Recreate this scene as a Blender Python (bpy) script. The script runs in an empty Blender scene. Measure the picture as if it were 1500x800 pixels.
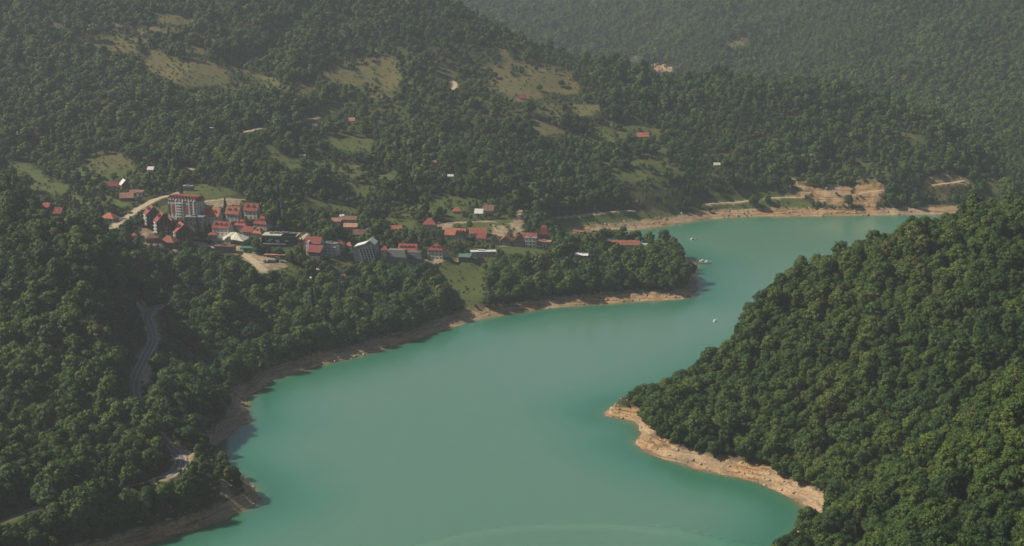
import bpy, math, random
import numpy as np
from mathutils import Vector

random.seed(7)
RNG = np.random.default_rng(11)

# ------------------------------------------------------------------ camera
scene = bpy.context.scene
FPX, CX, CY, YH = 2380.0, 750.0, 400.0, -160.0
CAM_Z = 330.0
PITCH = math.atan((CY - YH) / FPX)
cam_data = bpy.data.cameras.new("camera")
cam_data.sensor_width = 36.0
cam_data.lens = FPX / 1500.0 * 36.0
cam_data.clip_start = 1.0
cam_data.clip_end = 20000.0
cam = bpy.data.objects.new("camera", cam_data)
cam.location = (0, 0, CAM_Z)
cam.rotation_euler = (math.radians(90) - PITCH, 0, 0)
scene.collection.objects.link(cam)
scene.camera = cam

# ------------------------------------------------------------------ sky, sun, exposure
SUN_AZ = math.radians(-84.0)      # clockwise from +Y: from the left, a little beyond the scene
SUN_EL = math.radians(43.0)
world = bpy.data.worlds.new("World")
scene.world = world
world.use_nodes = True
wn = world.node_tree
wn.nodes.clear()
sky = wn.nodes.new("ShaderNodeTexSky")
sky.sky_type = 'NISHITA'
sky.sun_disc = False
sky.sun_elevation = SUN_EL
sky.sun_rotation = SUN_AZ % (2 * math.pi)
sky.altitude = 700
sky.air_density = 1.0
sky.dust_density = 3.0
sky.ozone_density = 1.0
bg = wn.nodes.new("ShaderNodeBackground")
bg.inputs['Strength'].default_value = 0.068
wo = wn.nodes.new("ShaderNodeOutputWorld")
wn.links.new(sky.outputs[0], bg.inputs[0])
wn.links.new(bg.outputs[0], wo.inputs[0])

sun_data = bpy.data.lights.new("sun", 'SUN')
sun_data.energy = 4.9
sun_data.angle = math.radians(0.5)
sun_data.color = (1.0, 0.935, 0.815)
sun = bpy.data.objects.new("sun", sun_data)
to_sun = Vector((math.sin(SUN_AZ) * math.cos(SUN_EL), math.cos(SUN_AZ) * math.cos(SUN_EL), math.sin(SUN_EL)))
sun.rotation_euler = to_sun.to_track_quat('Z', 'Y').to_euler()
sun.location = (-400, 1200, 900)
scene.collection.objects.link(sun)

scene.view_settings.view_transform = 'Standard'
scene.view_settings.look = 'None'
scene.view_settings.exposure = 0.1
scene.view_settings.gamma = 1.0
scene.cycles.max_bounces = 6
scene.cycles.diffuse_bounces = 2
scene.cycles.glossy_bounces = 2
scene.cycles.transmission_bounces = 3
scene.cycles.volume_bounces = 1
scene.cycles.use_adaptive_sampling = True
scene.cycles.adaptive_threshold = 0.015

# ------------------------------------------------------------------ projection helpers
CP, SP = math.cos(PITCH), math.sin(PITCH)

def ray(px, py):
    """direction with unit y component for a picture point"""
    px = np.asarray(px, float); py = np.asarray(py, float)
    u = (px - CX) / FPX; v = (CY - py) / FPX
    dy = CP + v * SP
    dz = -SP + v * CP
    return u / dy, dz / dy

def at_z(px, py, z=0.0):
    dx, dz = ray(px, py)
    t = (z - CAM_Z) / dz
    return float(dx * t), float(t), float(z)

def at_d(px, py, d, drop=0.0):
    dx, dz = ray(px, py)
    return float(dx * d), float(d), float(CAM_Z + dz * d - drop)

def project(x, y, z):
    x = np.asarray(x, float); y = np.asarray(y, float); z = np.asarray(z, float) - CAM_Z
    w = y * CP - z * SP
    v = y * SP + z * CP
    w = np.maximum(w, 1e-3)
    return CX + FPX * x / w, CY - FPX * v / w

# ------------------------------------------------------------------ noise
def vnoise(x, y, scale, seed):
    g = np.random.default_rng(seed).random((256, 256))
    fx = np.asarray(x, float) / scale + 1000.37 + seed * 3.1
    fy = np.asarray(y, float) / scale + 1000.71 + seed * 1.7
    ix = np.floor(fx).astype(int); iy = np.floor(fy).astype(int)
    tx = fx - ix; ty = fy - iy
    tx = tx * tx * (3 - 2 * tx); ty = ty * ty * (3 - 2 * ty)
    a = g[iy & 255, ix & 255]; b = g[iy & 255, (ix + 1) & 255]
    c = g[(iy + 1) & 255, ix & 255]; d = g[(iy + 1) & 255, (ix + 1) & 255]
    return (a * (1 - tx) + b * tx) * (1 - ty) + (c * (1 - tx) + d * tx) * ty * 1.0 - 0.5

def fbm(x, y, scale, seed, octv=4, gain=0.5):
    s = 0; a = 1.0; t = 0
    for o in range(octv):
        s = s + a * vnoise(x, y, scale / (2 ** o), seed + o)
        t += a; a *= gain
    return s / t * 2.0

def sstep(a, b, x):
    t = np.clip((x - a) / (b - a), 0, 1)
    return t * t * (3 - 2 * t)

# ------------------------------------------------------------------ shoreline (lake at z = 0)
left_bank = [(215,797),(270,782),(320,765),(352,750),(374,741),(381,731),(366,706),(336,688),(320,671),(313,656),(326,645),(350,630),(371,618),(364,610),(361,594),
             (369,588),(371,576),(400,556),(440,545),(500,529),(560,512),(620,493),(660,479),(690,470),(740,461),(800,452),(870,447),(940,441),(1000,438),(1015,434)]
tip = [(1019,424),(1021,411),(1014,397),(1024,386),(1014,381),(985,371),(940,361),(885,356),(846,352),(832,349)]
far_bank = [(846,346),(870,342),(920,338),(960,333),(1000,327),(1040,321),(1080,318),(1130,317),(1200,316.5),(1300,315.5),(1380,314),(1450,311),(1540,309),(1640,308)]
right_back = [(720,1560),(640,1450),(470,1360),(320,1270),(210,1180),(150,1110),(112,1060)]          # world x, y (hidden side of the right hill)
right_front = [(905,594),(884,604),(889,610),(912,613),(935,619),(939,634),(928,649),(945,661),(975,674),(1020,688),(1062,697),(1110,707),(1150,727),(1188,752)]
near_close = [(1176,772),(1125,815),(1050,890)]
shore = [at_z(*p)[:2] for p in left_bank] + [at_z(*p)[:2] for p in tip] + [at_z(*p)[:2] for p in far_bank]
shore += right_back + [at_z(*p)[:2] for p in right_front] + [at_z(*p)[:2] for p in near_close]
shore += [(70,560),(0,500),(-130,520),(-250,610),(-330,690),at_z(-60,862)[:2],at_z(60,838)[:2],at_z(150,814)[:2]]
shore = np.array(shore)

def seg_dist(px, py, poly, closed=True):
    d = np.full(px.shape, 1e9)
    n = len(poly)
    for i in range(n if closed else n - 1):
        ax, ay = poly[i]; bx, by = poly[(i + 1) % n]
        ex, ey = bx - ax, by - ay
        L = ex * ex + ey * ey + 1e-9
        t = np.clip(((px - ax) * ex + (py - ay) * ey) / L, 0, 1)
        d = np.minimum(d, (px - ax - t * ex) ** 2 + (py - ay - t * ey) ** 2)
    return np.sqrt(d)

def in_poly(px, py, poly):
    r = np.zeros(px.shape, bool)
    n = len(poly)
    for i in range(n):
        ax, ay = poly[i]; bx, by = poly[(i + 1) % n]
        if ay == by: continue
        c = ((ay > py) != (by > py)) & (px < (bx - ax) * (py - ay) / (by - ay) + ax)
        r ^= c
    return r

# ------------------------------------------------------------------ terrain control points
ctrl = []
def c_d(px, py, d, drop=0.0): ctrl.append(at_d(px, py, d, drop))
def c_z(px, py, z): ctrl.append(at_z(px, py, z))
T = 7.0
# main road on the left bank: picture x, y and level
ROAD = [(-140,812,10.5),(-60,790,11.5),(0,769,12.5),(60,746,13),(120,733,13.4),(185,716,13.6),(222,708,13.5),(248,697,14.3),(262,685,15),(264,673,15.6),(256,663,16.3),(243,652,17.2),
        (215,615,21),(197,580,24),(198,556,26.5),(207,535,28),(217,515,29.5),(224,499,31),(221,482,32.5),(216,468,33.5),(217,458,34.3),(226,452,35),(240,447,36),(247,446,36.3)]
for p in ROAD[::2]: c_z(*p)
# slope above that road (left hill)
for p in [(0,705,848),(0,600,915),(0,500,985),(0,400,1058),(0,298,1130),(60,316,1120),(110,338,1110),(150,380,1090),(175,425,1066),
          (120,690,868),(120,600,922),(120,500,982),(120,420,1042),(190,600,935),(236,590,930),(228,570,945),(215,560,958),(170,520,978),(-120,300,1140),(-120,450,1020),(-150,650,880),(-120,200,1210),(228,600,936)]:
    c_d(*p, T)
for p in [(190,455,1056),(200,505,1022)]: c_d(*p, 12)
for w in [(-330,1290,62),(-240,1240,50),(-420,1330,75),(-205,1150,40)]: ctrl.append(w)
# headland under the road
for p in [(300,705,6),(330,708,5),(220,745,6),(120,775,6),(290,668,10),(250,735,6)]: c_z(*p)
# bank below the town
for p in [(300,520,1100),(300,450,1175),(300,405,1245),(380,480,1150),(380,420,1225),(460,450,1190),(460,400,1265),(560,450,1225),(560,400,1300),(640,430,1262),(640,395,1320)]:
    c_d(*p, T)
for p in [(390,388,40),(340,362,44),(275,328,58),(330,330,54),(380,330,53),(240,350,56),(440,362,40),(490,374,34),(535,382,28),(590,384,26),(640,380,24),(690,382,20),(680,350,27),(640,335,33),
          (720,372,18),(780,361,21),(800,350,23),(860,378,13),(915,362,13),(750,330,30)]: c_z(*p)
for p in [(985,372,1385),(950,365,1420),(870,390,1370),(780,400,1345),(930,410,1345)]: c_d(*p, T)
# meadow, hotel hill
for p in [(190,318,60),(255,287,67),(300,282,70),(50,265,72),(180,285,66)]: c_z(*p)
# far side of the bay
for p in [(830,322,13),(900,312,14),(960,308,12),(1080,297,13),(1180,291,14),(1250,285,20),(1300,272,30),(1400,268,26)]: c_z(*p)
# slopes behind the town
G = {300:[(450,1440),(560,1480),(680,1500),(760,1540)],
     250:[(0,1480),(130,1475),(250,1490),(450,1520),(650,1570),(850,1650),(1000,1690),(1120,1720),(1250,1730)],
     200:[(0,1570),(250,1590),(450,1625),(650,1690),(850,1750),(1000,1780),(1200,1800),(1360,1810)],
     150:[(0,1660),(250,1690),(450,1725),(650,1790),(850,1840),(1000,1860),(1200,1880)],
     100:[(0,1750),(250,1795),(450,1830),(650,1890),(850,1930)],
     50:[(0,1845),(250,1895),(450,1930),(650,1985)],
     0:[(0,1945),(250,2005),(450,2040)],
     -60:[(0,2080),(300,2150),(520,2170),(-200,2020)],
     -130:[(0,2280),(250,2350),(-200,2250)]}
for y, row in G.items():
    for x, d in row: c_d(x, y, d, T * 0.8)
for p in [(-150,250,1450),(-150,100,1720),(-250,180,1560)]: c_d(*p, T)
# its ridge, and the fall behind it
RIDGE = [(640,2,2070),(700,22,2055),(760,50,2040),(850,74,2020),(940,92,1990),(1000,109,1965),(1100,114,1950),(1200,120,1940),(1300,142,1925),(1380,182,1890),(1445,228,1850)]
for x, y, d in RIDGE:
    c_d(x, y, d, T)
    X, Y, Z = at_d(x, y, d, T)
    ctrl.append((X * 1.06, Y + 130, Z - 45))
# far mountains
for p in [(1500,255,1830),(1500,180,2094),(1500,100,2440),(1500,0,2670),(1620,100,2394),(1650,250,1800),(1400,150,2271),(1400,60,2570),(1300,100,2490),(1300,0,2770),(1200,90,2650),(1150,20,2920),
          (1100,80,2740),(1050,30,2940),(1000,80,2800),(940,70,2940),(900,20,3150),(850,50,3080),(800,10,3280),(720,5,3330),(760,30,3200),(640,-30,3440),(1000,-60,3400),(1300,-80,3130),(1500,-80,2950),(800,-80,3670),(1150,-110,3570)]:
    c_d(*p, T)
# right hill
for p in [(966,572,1035),(1000,523,1058),(1030,492,1072),(1062,466,1082),(1100,432,1088),(1150,405,1090),(1200,386,1088),(1250,370,1088),(1300,350,1086),(1350,338,1084),(1400,322,1080),(1450,308,1075),(1500,294,1070),(1600,270,1050),
          (1100,600,962),(1100,520,1012),(1000,610,998),(1180,640,915),(1180,540,965),(1180,450,1035),(1280,640,888),(1280,540,945),(1280,430,1022),(1400,560,885),(1400,470,945),(1400,390,1010),(1500,480,905),(1500,400,975),(1600,400,960)]:
    c_d(*p, T)
# near slope, bottom right
for p in [(1200,752,805),(1260,714,785),(1320,676,765),(1400,625,738),(1460,585,718),(1500,560,705),(1600,500,690),(1300,780,705),(1400,740,665),(1500,690,645),(1500,800,585),(1400,860,600),(1650,650,620)]:
    c_d(*p, T)
ctrl += [(270,822,42),(225,832,24),(325,826,58)]
# the mountainside that carries the camera
ctrl += [(0,0,300),(300,0,300),(-300,0,290),(0,300,150),(-250,400,130),(250,400,150),(600,300,280),(-600,300,230),(700,700,240),(-600,700,210),(-800,1200,220),(-900,1800,260),(900,1100,230),(-1000,2600,300),(900,1900,140),(1100,2400,250),(1250,3300,300),(-900,3500,310),(0,3900,310),(700,3900,315)]
for q in shore: ctrl.append((q[0], q[1], 1.5))
ctrl += [(0,900,-25),(50,1150,-25),(120,1450,-22),(250,1560,-22),(-60,1000,-25),(0,750,-25),(450,1500,-25)]
ctrl = np.array(ctrl)

def tps_fit(P, lam):
    n = len(P); S = 1000.0
    X = P[:, :2] / S
    r2 = ((X[:, None] - X[None]) ** 2).sum(-1) + 1e-12
    K = 0.5 * r2 * np.log(r2)
    A = np.zeros((n + 3, n + 3))
    A[:n, :n] = K + lam * np.eye(n)
    A[:n, n] = 1; A[:n, n + 1:] = X
    A[n, :n] = 1; A[n + 1:, :n] = X.T
    b = np.zeros(n + 3); b[:n] = P[:, 2]
    w = np.linalg.solve(A, b)
    def f(x, y):
        x = x / S; y = y / S
        o = w[n] + w[n + 1] * x + w[n + 2] * y
        for i in range(n):
            q = (x - X[i, 0]) ** 2 + (y - X[i, 1]) ** 2 + 1e-12
            o = o + w[i] * 0.5 * q * np.log(q)
        return o
    return f

GX0, GX1, GY0, GY1, GS = -1300.0, 1300.0, -100.0, 4000.0, 2.5
NX = int((GX1 - GX0) / GS) + 1; NY = int((GY1 - GY0) / GS) + 1
gx = GX0 + np.arange(NX) * GS; gy = GY0 + np.arange(NY) * GS
MX, MY = np.meshgrid(gx, gy)

def upsample(fn, step):
    cx = np.arange(GX0, GX1 + step, step); cy = np.arange(GY0, GY1 + step, step)
    A, B = np.meshgrid(cx, cy)
    V = fn(A, B)
    fx = (gx - GX0) / step; fy = (gy - GY0) / step
    ix = np.minimum(fx.astype(int), len(cx) - 2); iy = np.minimum(fy.astype(int), len(cy) - 2)
    tx = fx - ix; ty = (fy - iy)[:, None]
    R0 = V[:, ix] * (1 - tx) + V[:, ix + 1] * tx
    return R0[iy] * (1 - ty) + R0[iy + 1] * ty

def shore_sd(A, B):
    d = seg_dist(A, B, shore)
    return np.where(in_poly(A, B, shore), -d, d)

base = upsample(tps_fit(ctrl, 2e-4), 12.0)
SD = upsample(shore_sd, 5.0)
SD = SD + 3.0 * fbm(MX, MY, 26, 5, 3) * sstep(300, 0, np.abs(SD)) + 0.8 * fbm(MX, MY, 6, 9, 2)
relief = 3.0 * fbm(MX, MY, 150, 21, 3) + 1.4 * fbm(MX, MY, 40, 31, 3)
relief = relief + 17.0 * (0.22 - np.abs(fbm(MX, MY * 0.45, 120, 191, 3))) * sstep(1420, 1620, MY) * sstep(2150, 2000, MY) + 9.0 * (0.2 - np.abs(fbm(MX, MY, 75, 201, 3))) * sstep(1330, 1230, MY) * (np.abs(MX) > 110)
far_relief = 34.0 * (0.35 - np.abs(fbm(MX, MY, 240, 77, 3))) * sstep(2050, 2400, MY)
ground = base + (relief + far_relief) * sstep(10, 90, SD)
steep = 0.42 + 0.38 * sstep(-40, -90, MX) * sstep(1000, 930, MY)
beach = np.minimum(steep * np.maximum(SD, 0), 60)
k = sstep(10, 55, SD)
HT = np.where(SD > 0, beach * (1 - k) + np.maximum(ground, beach * 0.35 + 2) * k, np.maximum(SD * 0.35, -26))
HT = np.minimum(HT, 318 + 0 * HT)
# rough rock in the draw-down strip
strip = sstep(-2, 1.5, SD) * sstep(30, 14, SD)
HT = HT + strip * (1.7 * fbm(MX, MY, 11, 41, 4, 0.6) + 0.5 * np.sin(HT * 2.6 + 3 * fbm(MX, MY, 30, 43, 2)) * 0.5)

_x, _y, _ = at_z(900, 602)
HT = np.where(SD > 0, HT + 5.5 * np.exp(-((MX - _x - 4) ** 2 / 90.0 + (MY - _y - 2) ** 2 / 160.0)) * sstep(0, 6, SD), HT)

def sample(arr, x, y):
    fx = np.clip((np.asarray(x, float) - GX0) / GS, 0, NX - 1.001); fy = np.clip((np.asarray(y, float) - GY0) / GS, 0, NY - 1.001)
    ix = fx.astype(int); iy = fy.astype(int); tx = fx - ix; ty = fy - iy
    return (arr[iy, ix] * (1 - tx) + arr[iy, ix + 1] * tx) * (1 - ty) + (arr[iy + 1, ix] * (1 - tx) + arr[iy + 1, ix + 1] * tx) * ty

def march(px, py, step=5.0, d0=450.0, d1=3950.0):
    dx, dz = ray(px, py)
    dx = np.atleast_1d(dx).astype(float); dz = np.atleast_1d(dz).astype(float)
    hit = np.full(dx.shape, np.nan); act = np.ones(dx.shape, bool)
    d = d0
    while d < d1:
        idx = np.nonzero(act)[0]
        if not len(idx): break
        h = np.maximum(sample(HT, dx[idx] * d, np.full(len(idx), d)), 0.0)
        b = CAM_Z + dz[idx] * d <= h
        hit[idx[b]] = d - step * 0.5
        act[idx[b]] = False
        d += step
    return hit

def ground_at(px, py):
    """the point of the land seen at a picture position"""
    d = float(march(np.array([px]), np.array([py]), 1.0)[0])
    if not d == d: d = 3000.0
    dx, _ = ray(px, py)
    x = float(dx) * d
    return x, d, float(max(sample(HT, x, d), 0))

def carve(path, width, blend):
    """level a bench along a road; path = list of (x, y, z)"""
    global HT
    P = np.array(path)
    x0, x1 = P[:, 0].min() - blend - 5, P[:, 0].max() + blend + 5
    y0, y1 = P[:, 1].min() - blend - 5, P[:, 1].max() + blend + 5
    i0, i1 = max(int((x0 - GX0) / GS), 0), min(int((x1 - GX0) / GS) + 1, NX)
    j0, j1 = max(int((y0 - GY0) / GS), 0), min(int((y1 - GY0) / GS) + 1, NY)
    X = MX[j0:j1, i0:i1]; Y = MY[j0:j1, i0:i1]
    best = np.full(X.shape, 1e9); zz = np.zeros(X.shape)
    for a, b in zip(P[:-1], P[1:]):
        e = b - a; L = e[0] ** 2 + e[1] ** 2 + 1e-9
        t = np.clip(((X - a[0]) * e[0] + (Y - a[1]) * e[1]) / L, 0, 1)
        d = np.hypot(X - a[0] - t * e[0], Y - a[1] - t * e[1])
        m = d < best
        best = np.where(m, d, best); zz = np.where(m, a[2] + t * e[2], zz)
    w = sstep(blend, width, best)
    HT[j0:j1, i0:i1] = HT[j0:j1, i0:i1] * (1 - w) + zz * w

def spline(pts, step):
    """Catmull-Rom through points, resampled"""
    P = np.array(pts, float); out = []
    Q = np.vstack([2 * P[0] - P[1], P, 2 * P[-1] - P[-2]])
    for i in range(1, len(Q) - 2):
        n = max(2, int(np.linalg.norm(Q[i + 1] - Q[i]) / step))
        for t in np.arange(n) / n:
            out.append(0.5 * ((2 * Q[i]) + (-Q[i - 1] + Q[i + 1]) * t + (2 * Q[i - 1] - 5 * Q[i] + 4 * Q[i + 1] - Q[i + 2]) * t * t + (-Q[i - 1] + 3 * Q[i] - 3 * Q[i + 1] + Q[i + 2]) * t ** 3))
    out.append(Q[-2])
    return np.array(out)

# a gully high on the left hill
_g = np.array([at_d(476,-20,2070)[:2], at_d(445,8,2010)[:2], at_d(418,34,1960)[:2], at_d(392,58,1900)[:2], at_d(350,75,1860)[:2]])
_gd = upsample(lambda a_, b_: seg_dist(a_, b_, _g, False), 10.0)
HT = HT - 15.0 * np.exp(-(_gd / 15.0) ** 2)
# main road bench
road_path = spline([at_z(*p) for p in ROAD], 4.0)
carve(road_path, 5.0, 11.0)

# lanes and tracks: picture polylines, width in metres, name, label, tarmac or dirt
LANES = [
 ('village_road', [(160,337),(176,325),(196,311),(214,300),(232,291),(252,286),(262,283)], 6.5, 'gravel'),
 ('town_street', [(286,358),(310,362),(332,367),(352,371),(366,379),(378,389),(388,398)], 6.5, 'gravel'),
 ('hotel_lane', [(300,296),(318,294),(336,292),(356,293)], 4.0, 'gravel'),
 ('side_lane', [(440,354),(444,348),(450,342),(436,341),(420,340)], 3.5, 'gravel'),
 ('shore_road', [(812,319),(835,317),(860,315),(885,312),(910,310),(925,309)], 5.0, 'gravel'),
 ('shore_road', [(1034,299),(1060,297),(1090,295),(1120,292),(1150,290),(1172,290)], 4.5, 'gravel'),
 ('quarry_track', [(1258,283),(1275,282),(1290,280)], 4.0, 'gravel'),
 ('hill_road', [(1370,271),(1386,269),(1400,267),(1412,265)], 5.0, 'gravel'),
 ('hill_road', [(1434,257),(1446,254)], 5.0, 'gravel'),
 ('cutting_track', [(759,322),(760,315),(763,308)], 4.0, 'gravel'),
 ('field_track', [(664,120),(667,124),(666,128),(661,132)], 5.0, 'gravel'),
 ('hillside_lane', [(356,194),(370,191),(383,188)], 4.5, 'gravel'),
 ('hillside_lane', [(447,177),(458,174),(470,171)], 4.5, 'gravel'),
 ('meadow_lane', [(272,245),(279,248),(285,250)], 4.0, 'gravel'),
 ('school_lane', [(655,327),(680,326),(700,325),(722,325)], 3.5, 'gravel'),
 ('lakeside_street', [(735,361),(760,361),(785,362),(800,362)], 3.5, 'gravel'),
]
lane_paths = []
for nm, pts, w, kind in LANES:
    P = [ground_at(*p) for p in pts]
    S = spline(P, 3.0)
    zs = sample(HT, S[:, 0], S[:, 1])
    for _ in range(6):
        zs[1:-1] = (zs[:-2] + zs[1:-1] * 2 + zs[2:]) / 4
    S[:, 2] = zs
    lane_paths.append(S)
for (nm, pts, w, kind), S in zip(LANES, lane_paths): carve(S, w * 0.6, w * 1.6)

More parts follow.
